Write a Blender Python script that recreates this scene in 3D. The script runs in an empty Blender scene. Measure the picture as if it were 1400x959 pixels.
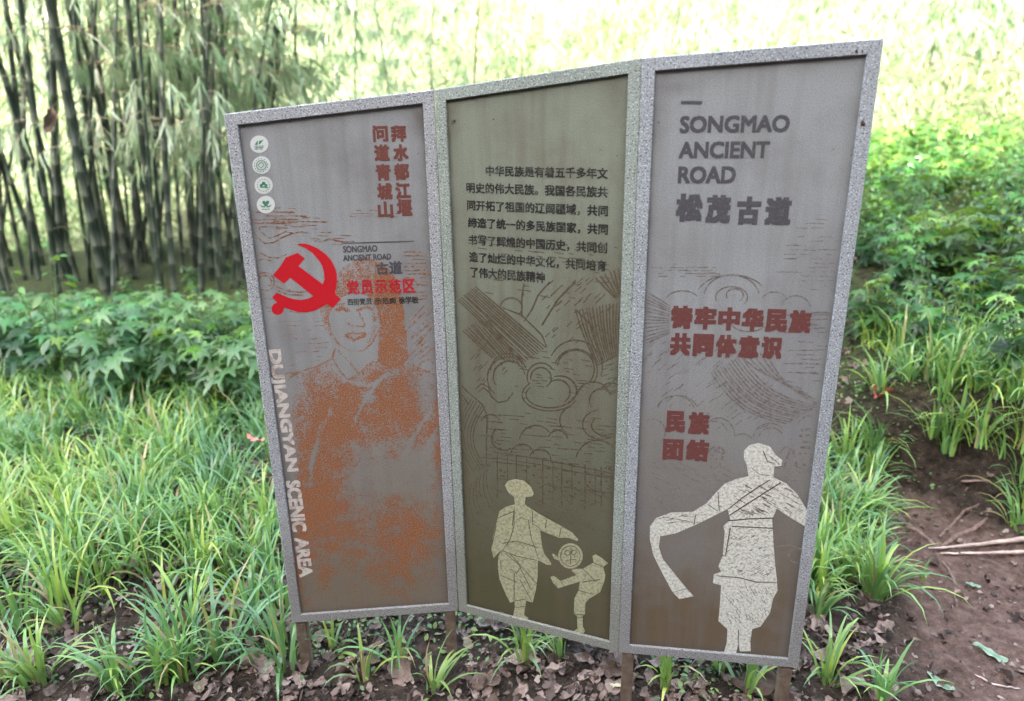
import bpy, math, random
import numpy as np
from mathutils import Matrix, Vector
from mathutils.geometry import tessellate_polygon

SC = bpy.context.scene
COL = SC.collection
R = math.radians
rng = np.random.default_rng(11)
random.seed(5)

# ------------------------------------------------------------------ camera
CAM_H = 1.665
PITCH, ROLL = 0.32956, -0.015857
PW, PH, PF = 1400.0, 959.0, 1011.0
_fw = np.array([0, math.cos(PITCH), -math.sin(PITCH)])
_up = np.array([0, math.sin(PITCH), math.cos(PITCH)])
_rt = np.array([1.0, 0, 0])
CR = _rt * math.cos(ROLL) + _up * math.sin(ROLL)
CU = -_rt * math.sin(ROLL) + _up * math.cos(ROLL)
CF = _fw
CO = np.array([0, 0, CAM_H])
cd = bpy.data.cameras.new('camera')
cam = bpy.data.objects.new('camera', cd)
COL.objects.link(cam)
cd.sensor_width = 36.0
cd.lens = PF / PW * 36.0
cd.clip_start, cd.clip_end = 0.05, 500.0
cd.dof.use_dof = True
cd.dof.focus_distance = 2.05
cd.dof.aperture_fstop = 2.0
cam.matrix_world = Matrix(((CR[0], CU[0], -CF[0], CO[0]), (CR[1], CU[1], -CF[1], CO[1]),
                           (CR[2], CU[2], -CF[2], CO[2]), (0, 0, 0, 1)))
SC.camera = cam

# ------------------------------------------------------------------ sky, sun, exposure
SUN_EL, SUN_AZ = R(36), R(200)
world = bpy.data.worlds.new('World')
SC.world = world
world.use_nodes = True
wn = world.node_tree
bg = wn.nodes['Background']
sky = wn.nodes.new('ShaderNodeTexSky')
sky.sky_type = 'NISHITA'
sky.sun_disc = False
sky.sun_elevation = SUN_EL
sky.sun_rotation = SUN_AZ
sky.air_density = 1.0
sky.dust_density = 4.0
sky.ozone_density = 1.0
hs = wn.nodes.new('ShaderNodeHueSaturation')
hs.inputs['Saturation'].default_value = 0.64
wn.links.new(sky.outputs[0], hs.inputs['Color'])
wn.links.new(hs.outputs[0], bg.inputs[0])
bg.inputs[1].default_value = 0.15
sd = bpy.data.lights.new('sun', 'SUN')
sun = bpy.data.objects.new('sun', sd)
COL.objects.link(sun)
sd.energy = 3.5
sd.angle = R(0.5)
sd.color = (1.0, 0.94, 0.84)
SDIR = Vector((math.sin(SUN_AZ) * math.cos(SUN_EL), math.cos(SUN_AZ) * math.cos(SUN_EL), math.sin(SUN_EL)))
sun.rotation_euler = SDIR.to_track_quat('Z', 'Y').to_euler()
sun.location = (0, 0, 30)
SC.view_settings.view_transform = 'Standard'
SC.view_settings.look = 'None'
SC.view_settings.gamma = 1.0
SC.view_settings.exposure = 3.5
SC.cycles.max_bounces = 8
SC.cycles.transparent_max_bounces = 8
SC.cycles.diffuse_bounces = 4
SC.cycles.sample_clamp_indirect = 6.0


# ------------------------------------------------------------------ tagging helpers
def tag(o, label=None, cat=None, group=None, kind=None):
    if label: o['label'] = label
    if cat: o['category'] = cat
    if group: o['group'] = group
    if kind: o['kind'] = kind
    return o


def link(name, me, mat=None, parent=None):
    o = bpy.data.objects.new(name, me)
    COL.objects.link(o)
    if mat is not None and me is not None:
        for m in (mat if isinstance(mat, (list, tuple)) else [mat]):
            me.materials.append(m)
    if parent is not None: o.parent = parent
    return o


def empty(name, loc=(0, 0, 0), rz=0.0):
    o = bpy.data.objects.new(name, None)
    o.empty_display_size = 0.1
    o.location = loc
    o.rotation_euler = (0, 0, rz)
    COL.objects.link(o)
    return o


def copy_tree(o, parent=None):
    c = o.copy()
    COL.objects.link(c)
    if parent is not None: c.parent = parent
    for ch in list(o.children): copy_tree(ch, c)
    return c


# ------------------------------------------------------------------ geometry accumulator
class G:
    def __init__(s):
        s.v, s.a, s.f, s.n = [], [], [], 0

    def add(s, v, f, a=0.5, mi=0):
        v = np.asarray(v, float).reshape(-1, 3)
        s.v.append(v)
        s.a.append(np.broadcast_to(np.asarray(a, float), (len(v),)))
        if isinstance(f, np.ndarray):
            s.f.append((f + s.n, mi))
        else:
            by = {}
            for p in f: by.setdefault(len(p), []).append(p)
            for k, q in by.items(): s.f.append((np.array(q, int) + s.n, mi))
        s.n += len(v)

    def inst(s, tv, tf, M, T, a):
        """place a template m times; M (m,3,3), T (m,3), a (m,)"""
        m, n = len(T), len(tv)
        if m == 0: return
        v = np.einsum('mij,nj->mni', M, tv) + T[:, None, :]
        tf = np.asarray(tf)
        f = (tf[None] + (np.arange(m) * n)[:, None, None]).reshape(-1, tf.shape[1])
        s.add(v.reshape(-1, 3), f, np.repeat(a, n))

    def mesh(s, name, smooth=True):
        me = bpy.data.meshes.new(name)
        v = np.concatenate(s.v)
        loops = np.concatenate([f.ravel() for f, _ in s.f])
        tot = np.concatenate([np.full(len(f), f.shape[1]) for f, _ in s.f])
        mi = np.concatenate([np.full(len(f), k) for f, k in s.f])
        me.vertices.add(len(v)); me.vertices.foreach_set('co', v.ravel())
        me.loops.add(len(loops)); me.loops.foreach_set('vertex_index', loops.astype(np.int32))
        me.polygons.add(len(tot))
        me.polygons.foreach_set('loop_start', np.concatenate([[0], np.cumsum(tot)[:-1]]).astype(np.int32))
        me.polygons.foreach_set('loop_total', tot.astype(np.int32))
        me.polygons.foreach_set('material_index', mi.astype(np.int32))
        me.polygons.foreach_set('use_smooth', np.full(len(tot), smooth))
        at = me.attributes.new('var', 'FLOAT', 'POINT')
        at.data.foreach_set('value', np.concatenate(s.a).astype(np.float32))
        me.update(calc_edges=True)
        return me

    def obj(s, name, mat, parent=None, smooth=True):
        return link(name, s.mesh(name, smooth), mat, parent)


def box(g, x0, x1, y0, y1, z0, z1, a=0.5, mi=0):
    v = [(x, y, z) for z in (z0, z1) for y in (y0, y1) for x in (x0, x1)]
    g.add(v, [(0, 2, 3, 1), (4, 5, 7, 6), (0, 1, 5, 4), (2, 6, 7, 3), (0, 4, 6, 2), (1, 3, 7, 5)], a, mi)


def tube(g, pts, rad, k=8, a=0.5, cap=True, mi=0):
    pts = np.asarray(pts, float)
    n = len(pts)
    rad = np.broadcast_to(np.asarray(rad, float), (n,))
    t = np.gradient(pts, axis=0)
    t /= np.linalg.norm(t, axis=1)[:, None] + 1e-12
    ref = np.array([0.31, 0.17, 0.93]) if abs(t[0] @ np.array([0.31, 0.17, 0.93])) < 0.9 else np.array([1.0, 0, 0])
    u = np.cross(t, ref); u /= np.linalg.norm(u, axis=1)[:, None]
    w = np.cross(t, u)
    an = np.linspace(0, 2 * np.pi, k, endpoint=False)
    v = pts[:, None] + rad[:, None, None] * (np.cos(an)[None, :, None] * u[:, None] + np.sin(an)[None, :, None] * w[:, None])
    f = []
    for i in range(n - 1):
        for j in range(k):
            j2 = (j + 1) % k
            f.append((i * k + j, i * k + j2, (i + 1) * k + j2, (i + 1) * k + j))
    v = v.reshape(-1, 3)
    if cap:
        v = np.concatenate([v, pts[:1], pts[-1:]])
        b, e = n * k, n * k + 1
        for j in range(k):
            j2 = (j + 1) % k
            f.append((b, j2, j)); f.append((e, (n - 1) * k + j, (n - 1) * k + j2))
    aa = a if np.isscalar(a) else np.concatenate([np.repeat(a, k), [a[0], a[-1]] if cap else []])
    g.add(v, f, aa, mi)


def rots(yaw, pitch, roll, sc):
    """(m,3,3) matrices: local +Y is the leaf axis; yaw about z, pitch lifts the tip, roll about the axis"""
    yaw, pitch, roll, sc = np.broadcast_arrays(*[np.atleast_1d(np.asarray(q, float)) for q in (yaw, pitch, roll, sc)])
    m = len(yaw)
    Z = np.zeros((m, 3, 3)); X = np.zeros((m, 3, 3)); Y = np.zeros((m, 3, 3))
    c, s = np.cos(yaw), np.sin(yaw)
    Z[:, 0, 0], Z[:, 0, 1], Z[:, 1, 0], Z[:, 1, 1], Z[:, 2, 2] = c, -s, s, c, 1
    c, s = np.cos(pitch), np.sin(pitch)
    X[:, 0, 0], X[:, 1, 1], X[:, 1, 2], X[:, 2, 1], X[:, 2, 2] = 1, c, -s, s, c
    c, s = np.cos(roll), np.sin(roll)
    Y[:, 1, 1], Y[:, 0, 0], Y[:, 0, 2], Y[:, 2, 0], Y[:, 2, 2] = 1, c, s, -s, c
    return (Z @ X @ Y) * sc[:, None, None]


# ------------------------------------------------------------------ materials
def mat(name):
    m = bpy.data.materials.new(name)
    m.use_nodes = True
    nt = m.node_tree
    p = nt.nodes['Principled BSDF']
    return m, nt, p


def nd(nt, kind, **kw):
    n = nt.nodes.new(kind)
    for k, v in kw.items():
        if k.startswith('i_'):
            key = k[2:]
            n.inputs[int(key) if key.isdigit() else key].default_value = v
        else: setattr(n, k, v)
    return n


def L(nt, a, b): nt.links.new(a, b)


def noise(nt, vec, scale, detail=4.0, rough=0.55):
    n = nd(nt, 'ShaderNodeTexNoise')
    n.inputs['Scale'].default_value = scale
    n.inputs['Detail'].default_value = detail
    n.inputs['Roughness'].default_value = rough
    if vec is not None: L(nt, vec, n.inputs['Vector'])
    return n.outputs['Fac']


def ramp(nt, fac, stops):
    r = nd(nt, 'ShaderNodeValToRGB')
    el = r.color_ramp.elements
    while len(el) < len(stops): el.new(0.5)
    for e, (p, c) in zip(el, stops):
        e.position = p
        e.color = (c, c, c, 1) if np.isscalar(c) else (*c, 1)
    L(nt, fac, r.inputs[0])
    return r.outputs[0]


def mix(nt, fac, a, b, mode='MIX'):
    m = nd(nt, 'ShaderNodeMix', data_type='RGBA', blend_type=mode)
    for sock, val in ((m.inputs['Factor'], fac), (m.inputs[6], a), (m.inputs[7], b)):
        if hasattr(val, 'is_linked'): L(nt, val, sock)
        elif np.isscalar(val): sock.default_value = val
        else: sock.default_value = (*val, 1)
    return m.outputs[2]


def math_(nt, op, a, b=None, clamp=False):
    m = nd(nt, 'ShaderNodeMath', operation=op, use_clamp=clamp)
    for i, val in enumerate((a, b)):
        if val is None: continue
        if hasattr(val, 'is_linked'): L(nt, val, m.inputs[i])
        else: m.inputs[i].default_value = val
    return m.outputs[0]


def coords(nt): return nd(nt, 'ShaderNodeTexCoord').outputs['Object']


def attr(nt, name='var'):
    return nd(nt, 'ShaderNodeAttribute', attribute_name=name).outputs['Fac']


def bump(nt, p, h, dist, strength=1.0):
    b = nd(nt, 'ShaderNodeBump')
    b.inputs['Distance'].default_value = dist
    b.inputs['Strength'].default_value = strength
    L(nt, h, b.inputs['Height'])
    L(nt, b.outputs[0], p.inputs['Normal'])


def leaf_mat(name, stops, trans=0.35, rough=0.42, spec=0.35, hue=0.03, tcol=None, val=0.3):
    """leaf colours picked per leaf (attribute) and per plant (object random)"""
    m, nt, p = mat(name)
    c = ramp(nt, attr(nt), stops)
    oi = nd(nt, 'ShaderNodeObjectInfo').outputs['Random']
    h = nd(nt, 'ShaderNodeHueSaturation')
    L(nt, math_(nt, 'ADD', math_(nt, 'MULTIPLY', oi, hue * 2), 0.5 - hue), h.inputs['Hue'])
    n = noise(nt, coords(nt), 9.0, 3)
    L(nt, math_(nt, 'ADD', math_(nt, 'MULTIPLY', n, val * 2), 1 - val), h.inputs['Value'])
    L(nt, c, h.inputs['Color'])
    L(nt, h.outputs[0], p.inputs['Base Color'])
    p.inputs['Roughness'].default_value = rough
    p.inputs['Specular IOR Level'].default_value = spec
    tr = nd(nt, 'ShaderNodeBsdfTranslucent')
    tc = mix(nt, 0.6, h.outputs[0], tcol or (0.22, 0.36, 0.05))
    L(nt, tc, tr.inputs['Color'])
    ms = nd(nt, 'ShaderNodeMixShader')
    ms.inputs[0].default_value = trans
    L(nt, p.outputs[0], ms.inputs[1]); L(nt, tr.outputs[0], ms.inputs[2])
    L(nt, ms.outputs[0], nt.nodes['Material Output'].inputs['Surface'])
    return m


M_WEED = leaf_mat('weed leaf green', [(0, (0.022, 0.06, 0.024)), (0.4, (0.05, 0.14, 0.05)), (0.8, (0.11, 0.26, 0.08)), (1, (0.20, 0.36, 0.07))], rough=0.34, spec=0.65)  # darkest stop stands in for shadow beneath the weeds
M_WEED2 = leaf_mat('bank leaf green', [(0, (0.008, 0.032, 0.008)), (0.5, (0.026, 0.095, 0.018)), (0.82, (0.085, 0.24, 0.03)), (1, (0.22, 0.40, 0.07))], tcol=(0.3, 0.45, 0.05), rough=0.36, spec=0.55)  # dark end paints the shade low among the bank weeds
M_BAMLEAF = leaf_mat('bamboo leaf pale green', [(0, (0.13, 0.22, 0.09)), (0.5, (0.26, 0.37, 0.22)), (0.85, (0.42, 0.50, 0.38)), (1, (0.52, 0.50, 0.40))], trans=0.4, tcol=(0.40, 0.54, 0.26))
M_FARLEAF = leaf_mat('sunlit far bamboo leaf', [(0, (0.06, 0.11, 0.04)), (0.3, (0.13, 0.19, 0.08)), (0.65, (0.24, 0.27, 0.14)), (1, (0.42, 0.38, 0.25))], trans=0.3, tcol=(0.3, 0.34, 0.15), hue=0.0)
M_GRASS = leaf_mat('grass blade green', [(0, (0.09, 0.21, 0.10)), (0.35, (0.18, 0.35, 0.14)), (0.7, (0.30, 0.48, 0.12)), (0.92, (0.48, 0.58, 0.12)), (1, (0.42, 0.33, 0.17))], trans=0.4, rough=0.27, spec=0.75, hue=0.02)
M_COVER = leaf_mat('ground cover leaf', [(0, (0.05, 0.11, 0.05)), (0.6, (0.11, 0.22, 0.08)), (1, (0.22, 0.30, 0.07))], trans=0.2)
M_CANOPY = leaf_mat('canopy leaf dark green', [(0, (0.03, 0.07, 0.02)), (1, (0.06, 0.13, 0.03))], trans=0.08)
M_GREENFALL = leaf_mat('fallen leaf green', [(0, (0.10, 0.20, 0.12)), (1, (0.28, 0.36, 0.26))], trans=0.1, hue=0.0)


def dead_mat(name, c0, c1, c2):
    m, nt, p = mat(name)
    oi = nd(nt, 'ShaderNodeObjectInfo').outputs['Random']
    co = coords(nt)
    n = noise(nt, co, 45.0, 5)
    base = mix(nt, oi, c0, c1)
    c = mix(nt, ramp(nt, n, [(0.42, 0.0), (0.66, 0.85)]), base, c2)
    vein = ramp(nt, attr(nt), [(0.0, 1.0), (0.06, 0.0)])
    c = mix(nt, math_(nt, 'MULTIPLY', vein, 0.55), c, c2)
    L(nt, c, p.inputs['Base Color'])
    p.inputs['Roughness'].default_value = 0.62
    p.inputs['Specular IOR Level'].default_value = 0.3
    bump(nt, p, noise(nt, co, 160.0, 3), 0.002, 0.6)
    return m


M_DEAD = dead_mat('dead leaf brown', (0.09, 0.058, 0.04), (0.21, 0.145, 0.112), (0.035, 0.022, 0.015))
M_PALE = dead_mat('dead leaf pinkish grey', (0.25, 0.185, 0.15), (0.38, 0.30, 0.26), (0.12, 0.08, 0.06))
M_PINK = dead_mat('dead leaf pink', (0.55, 0.22, 0.17), (0.62, 0.30, 0.24), (0.38, 0.12, 0.09))
M_RUSTLEAF = dead_mat('dead leaf russet', (0.34, 0.11, 0.07), (0.38, 0.14, 0.09), (0.18, 0.06, 0.04))
M_CREAM = dead_mat('dead leaf cream', (0.50, 0.46, 0.30), (0.55, 0.50, 0.34), (0.33, 0.27, 0.15))


def bark_mat(name, c0, c1, scale=20.0, rough=0.8):
    m, nt, p = mat(name)
    co = coords(nt)
    n = noise(nt, co, scale, 6)
    L(nt, mix(nt, ramp(nt, n, [(0.35, 0.0), (0.65, 1.0)]), c0, c1), p.inputs['Base Color'])
    p.inputs['Roughness'].default_value = rough
    bump(nt, p, noise(nt, co, scale * 4, 4), 0.006, 0.6)
    return m


M_BARK = bark_mat('tree bark', (0.07, 0.05, 0.04), (0.14, 0.11, 0.08))
M_ROOT = bark_mat('bare root bark', (0.10, 0.06, 0.045), (0.22, 0.145, 0.115), 40)
M_STICK = bark_mat('weathered stick', (0.30, 0.22, 0.18), (0.50, 0.41, 0.35), 30)
M_STICKD = bark_mat('brown stick', (0.12, 0.075, 0.05), (0.22, 0.14, 0.11), 30)
M_STEM = bark_mat('green stem', (0.06, 0.11, 0.03), (0.12, 0.17, 0.06), 30)
M_TWIG = bark_mat('bamboo twig', (0.22, 0.18, 0.10), (0.36, 0.30, 0.2), 30)


def culm_mat(name, c0, c1, node_c):
    m, nt, p = mat(name)
    co = coords(nt)
    mp = nd(nt, 'ShaderNodeMapping')
    mp.inputs['Scale'].default_value = (6, 6, 0.9)
    L(nt, co, mp.inputs['Vector'])
    n = noise(nt, mp.outputs[0], 2.0, 5)
    oi = nd(nt, 'ShaderNodeObjectInfo').outputs['Random']
    base = mix(nt, ramp(nt, n, [(0.35, 0.0), (0.7, 1.0)]), c0, c1)
    base = mix(nt, math_(nt, 'MULTIPLY', ramp(nt, oi, [(0.5, 0.0), (1.0, 1.0)]), 0.45), base, (0.055, 0.045, 0.036))
    c = mix(nt, attr(nt), base, node_c)
    L(nt, c, p.inputs['Base Color'])
    p.inputs['Roughness'].default_value = 0.45
    return m


M_CULM = culm_mat('bamboo culm dark green', (0.005, 0.013, 0.008), (0.020, 0.034, 0.022), (0.085, 0.095, 0.07))
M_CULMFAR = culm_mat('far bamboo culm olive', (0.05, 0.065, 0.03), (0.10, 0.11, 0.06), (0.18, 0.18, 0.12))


# ------------------------------------------------------------------ terrain
def sst(x, a, b):
    t = np.clip((x - a) / (b - a), 0, 1)
    return t * t * (3 - 2 * t)


def lowwave(x, y):
    return (np.sin(1.7 * x + 0.6) * np.cos(1.3 * y - 0.4) + 0.6 * np.sin(3.9 * x - 2.1 * y) + 0.4 * np.cos(5.3 * y + 2.2 * x)) / 2


def path_left(y): return 1.02 + 0.42 * (y - 1.75) + 0.06 * np.sin(4.2 * y)


def bank_y(x): return 3.05 - 0.6 * (x - 1.75) + 0.06 * np.sin(5 * x) + 0.03 * np.sin(13 * x + 1)


def terrain(x, y):
    x = np.asarray(x, float); y = np.asarray(y, float)
    z = 0.018 * lowwave(x, y)
    pth = sst(x - path_left(y), -0.05, 0.25) * (1 - sst(y - bank_y(x), -0.1, 0.1))
    z = z - 0.05 * pth
    onb = sst(x, 1.25, 1.85)
    by = np.maximum(bank_y(np.minimum(x, 3.2)), 2.2)
    z = z + onb * (0.40 * sst(y - by, -0.04, 0.12))
    z = z + onb * 0.055 * np.maximum(0, np.minimum(y, 12) - by - 0.1)
    # unseen steep slope, added behind the viewer to keep the sun off the board
    z = z + 14.9 * sst(-y, 2.2, 10.5) + (0.9 * np.sin(0.5 * x) + 0.5 * np.sin(1.3 * x + 1)) * sst(-y, 4, 10)
    z = z + 0.085 * np.maximum(0, np.minimum(x, 9) - 1.8) * sst(y - by, 0.0, 0.9)
    # valley floor behind, then the far hillside
    gapf = 1 - 0.72 * np.exp(-((x / np.maximum(y, 5) - 0.10) / 0.17) ** 2)
    z = z + 0.42 * gapf * np.maximum(0, y - 11.0) * sst(y, 11, 16) * (1 - sst(y, 48, 75) * 0.6)
    return z


def ray(px, py): 
    d = CF + (px - PW / 2) / PF * CR - (py - PH / 2) / PF * CU
    return d


def ground_at(px, py):
    d = ray(px, py)
    t = np.linspace(0.8, 14, 3000)
    P = CO + t[:, None] * d
    h = P[:, 2] - terrain(P[:, 0], P[:, 1])
    i = np.argmax(h < 0)
    return P[i]


def project(P):
    q = np.asarray(P, float) - CO
    d = q @ CF
    return PW / 2 + PF * (q @ CR) / d, PH / 2 - PF * (q @ CU) / d


xs = np.unique(np.concatenate([np.linspace(-70, -6, 33), np.linspace(-6, -3, 31), np.linspace(-3, 4, 176), np.linspace(4, 8, 30), np.linspace(8, 70, 32)]))
ys = np.unique(np.concatenate([np.linspace(-40, -12, 15), np.linspace(-12, 0, 25), np.linspace(0, 1.3, 14), np.linspace(1.3, 4.6, 111), np.linspace(4.6, 12, 60), np.linspace(12, 50, 39), np.linspace(50, 100, 12)]))
X, Y = np.meshgrid(xs, ys)
Z = terrain(X, Y)
fine = sst(X, -4, -3) * (1 - sst(X, 4, 5)) * (1 - sst(Y, 5, 7))
rough = 0.007 + 0.035 * sst(X, 1.3, 1.7) * np.exp(-((Y - bank_y(X)) / 0.22) ** 2)
Z = Z + fine * rough * (rng.random(X.shape) - 0.5) * 2
Z = Z + fine * 0.009 * (np.sin(23 * X + 7 * np.sin(3 * Y)) * np.cos(19 * Y + 5 * np.sin(4 * X)))
nx, ny = len(xs), len(ys)
idx = np.arange(nx * ny).reshape(ny, nx)
F = np.stack([idx[:-1, :-1], idx[:-1, 1:], idx[1:, 1:], idx[1:, :-1]], -1).reshape(-1, 4)
g = G()
g.add(np.stack([X, Y, Z], -1).reshape(-1, 3), F)


def ground_mat():
    m, nt, p = mat('soil path moss and far hillside')
    co = coords(nt)
    n1 = noise(nt, co, 3.0, 6); n2 = noise(nt, co, 22.0, 6, 0.65); n3 = noise(nt, co, 120.0, 4, 0.6)
    soil = ramp(nt, n2, [(0.3, (0.016, 0.011, 0.007)), (0.5, (0.050, 0.035, 0.024)), (0.72, (0.11, 0.079, 0.058))])
    pathc = ramp(nt, n2, [(0.3, (0.075, 0.044, 0.032)), (0.5, (0.160, 0.100, 0.077)), (0.72, (0.26, 0.178, 0.146))])
    moss = ramp(nt, n3, [(0.3, (0.02, 0.035, 0.01)), (0.7, (0.08, 0.12, 0.025))])
    far = ramp(nt, n1, [(0.3, (0.12, 0.17, 0.08)), (0.7, (0.26, 0.27, 0.17))])
    c = mix(nt, attr(nt, 'path'), soil, pathc)
    c = mix(nt, math_(nt, 'MULTIPLY', attr(nt, 'moss'), ramp(nt, n2, [(0.38, 0.0), (0.55, 1.0)])), c, moss)
    c = mix(nt, attr(nt, 'far'), c, far)
    L(nt, c, p.inputs['Base Color'])
    p.inputs['Roughness'].default_value = 0.9
    p.inputs['Specular IOR Level'].default_value = 0.25
    h = math_(nt, 'ADD', math_(nt, 'MULTIPLY', n2, 1.0), math_(nt, 'MULTIPLY', n3, 0.45))
    bump(nt, p, h, 0.05, 1.0)
    return m


ground = g.obj('ground', ground_mat())
tag(ground, kind='structure')
me = ground.data
wob = 0.07 * np.sin(9 * X + 3 * Y) + 0.05 * np.cos(13 * Y - 5 * X)
for nm, val in (('path', sst(X - path_left(Y) + wob, -0.02, 0.22) * (1 - sst(Y - bank_y(X) + wob, -0.42, -0.02))),  # dark soil below the bank paints overhang shade as well as wet ground
                ('moss', sst(X, 1.2, 1.6) * sst(Y - bank_y(np.minimum(X, 3.2)), 0.05, 0.2) * (1 - 0.5 * sst(X, 2.0, 2.5)) + sst(Y, 4.6, 5.8)),
                ('far', sst(Y + 0.6 * np.sin(X), 8.8, 10.5))):
    a = me.attributes.new(nm, 'FLOAT', 'POINT')
    a.data.foreach_set('value', val.ravel().astype(np.float32))

# ------------------------------------------------------------------ the sign
BASE = np.array([(-0.6738, 1.8408), (-0.1765, 1.8842), (0.2874, 1.6942), (0.7667, 1.6229)])
ZB = 0.18
TOPZ = np.array([1.6387, 1.6863, 1.7415, 1.7678])
FRW, FRD, INS = 0.029, 0.034, 0.007
origin = np.array([0.05, 1.76, 0.0])
sign = empty('folding_signboard', origin)
tag(sign, 'weathered three-panel folding information board in speckled grey frames on short brown legs', 'sign board')


def speckle(name, base, dark, light):
    m, nt, p = mat(name)
    co = coords(nt)
    n1 = noise(nt, co, 270.0, 2, 0.5); n2 = noise(nt, co, 260.0, 2, 0.5); n3 = noise(nt, co, 5.0, 5)
    c = mix(nt, ramp(nt, n3, [(0.3, 0.0), (0.7, 1.0)]), tuple(q * 0.82 for q in base), base)
    c = mix(nt, ramp(nt, n1, [(0.57, 0.0), (0.62, 1.0)]), c, dark)
    c = mix(nt, ramp(nt, n2, [(0.60, 0.0), (0.64, 1.0)]), c, light)
    # splashed mud low down, with a ragged edge of its own
    sp = nd(nt, 'ShaderNodeSeparateXYZ'); L(nt, co, sp.inputs[0])
    zz = math_(nt, 'ADD', sp.outputs['Y'], math_(nt, 'MULTIPLY', noise(nt, co, 14.0, 5), -0.35))
    c = mix(nt, math_(nt, 'MULTIPLY', ramp(nt, zz, [(0.0, 0.6), (0.25, 0.0)]), 0.8), c, (0.13, 0.11, 0.085))
    L(nt, c, p.inputs['Base Color'])
    p.inputs['Roughness'].default_value = 0.6
    bump(nt, p, n1, 0.0008, 0.5)
    return m


M_FR = [speckle('speckled frame grey', (0.31, 0.328, 0.332), (0.035, 0.035, 0.045), (0.56, 0.58, 0.62)),
        speckle('speckled frame greenish', (0.235, 0.27, 0.24), (0.04, 0.05, 0.04), (0.46, 0.51, 0.45)),  # greener, darker copy: light reflected by the bamboo put into the frame colour
        speckle('speckled frame cool grey', (0.285, 0.31, 0.325), (0.035, 0.04, 0.045), (0.52, 0.57, 0.59))]


def panel_mat(name, top, low, stain, low_h, with_rust=False):
    m, nt, p = mat(name)
    co = coords(nt)
    sp = nd(nt, 'ShaderNodeSeparateXYZ'); L(nt, co, sp.inputs[0])
    cloud = noise(nt, co, 3.2, 5, 0.6)
    streak_m = nd(nt, 'ShaderNodeMapping'); streak_m.inputs['Scale'].default_value = (26, 1.6, 1)
    L(nt, co, streak_m.inputs['Vector'])
    streak = noise(nt, streak_m.outputs[0], 1.0, 4)
    grain = noise(nt, co, 420.0, 2, 0.6)
    grain2 = noise(nt, co, 150.0, 3, 0.6)
    h = math_(nt, 'ADD', sp.outputs['Y'], math_(nt, 'MULTIPLY', math_(nt, 'SUBTRACT', cloud, 0.5), 0.7))
    c = mix(nt, ramp(nt, math_(nt, 'DIVIDE', h, 1.6), [(0.08, 1.0), (low_h, 0.0)]), top, low)
    c = mix(nt, math_(nt, 'MULTIPLY', ramp(nt, cloud, [(0.48, 0.0), (0.72, 1.0)]), 0.65), c, stain)
    c = mix(nt, math_(nt, 'MULTIPLY', ramp(nt, streak, [(0.45, 0.0), (0.75, 1.0)]), 0.45), c, stain)
    # darker band along the frame: attribute falls off away from the nearest edge
    c = mix(nt, math_(nt, 'MULTIPLY', math_(nt, 'MULTIPLY', attr(nt, 'edge'), noise(nt, co, 18.0, 5)), 0.95, True), c, tuple(q * 0.35 for q in stain))
    c = mix(nt, attr(nt, 'blot'), c, (0.07, 0.05, 0.035))
    if with_rust:
        r = attr(nt, 'rust')
        tn = math_(nt, 'ADD', math_(nt, 'MULTIPLY', noise(nt, co, 210.0, 2, 0.7), 1.9), math_(nt, 'MULTIPLY', noise(nt, co, 22.0, 6, 0.65), 1.7))
        thr = math_(nt, 'SUBTRACT', tn, 1.24)
        k = math_(nt, 'ADD', math_(nt, 'MULTIPLY', math_(nt, 'SUBTRACT', r, thr), 2.2), 0.5, True)
        k = math_(nt, 'MULTIPLY', k, math_(nt, 'MULTIPLY', r, 5.0, True))
        rc = ramp(nt, grain, [(0.3, (0.12, 0.040, 0.016)), (0.5, (0.215, 0.080, 0.030)), (0.68, (0.36, 0.17, 0.075))])
        c = mix(nt, math_(nt, 'MULTIPLY', k, 0.88), c, rc)
    c = mix(nt, 0.75, c, mix(nt, 1.0, c, ramp(nt, grain, [(0.25, 0.62), (0.75, 1.38)]), 'MULTIPLY'))
    spk = noise(nt, co, 55.0, 2)
    c = mix(nt, math_(nt, 'MULTIPLY', ramp(nt, spk, [(0.76, 0.0), (0.80, 1.0)]), 0.8), c, (0.05, 0.04, 0.035))
    L(nt, c, p.inputs['Base Color'])
    p.inputs['Roughness'].default_value = 0.65
    p.inputs['Specular IOR Level'].default_value = 0.15
    return m


M_PAN = [panel_mat('printed panel violet grey', (0.238, 0.250, 0.250), (0.150, 0.122, 0.088), (0.132, 0.124, 0.116), 0.6, True),
         panel_mat('printed panel olive grey', (0.165, 0.184, 0.142), (0.064, 0.060, 0.032), (0.091, 0.073, 0.046), 0.8),  # olive tone; green bounced off the bamboo is also put into it
         panel_mat('printed panel grey', (0.228, 0.242, 0.242), (0.108, 0.082, 0.052), (0.143, 0.138, 0.141), 0.62)]


def print_mat(name, col, wear=0.35, wearcol=(0.22, 0.21, 0.21), scale=160.0, worn=(0.5, 0.66), rough=0.55):
    m, nt, p = mat(name)
    co = coords(nt)
    n = noise(nt, co, scale, 4, 0.65)
    w = math_(nt, 'MULTIPLY', ramp(nt, n, [(worn[0], 0.0), (worn[1], 1.0)]), wear)
    L(nt, mix(nt, w, col, wearcol), p.inputs['Base Color'])
    p.inputs['Roughness'].default_value = rough
    p.inputs['Specular IOR Level'].default_value = 0.25
    return m


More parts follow.
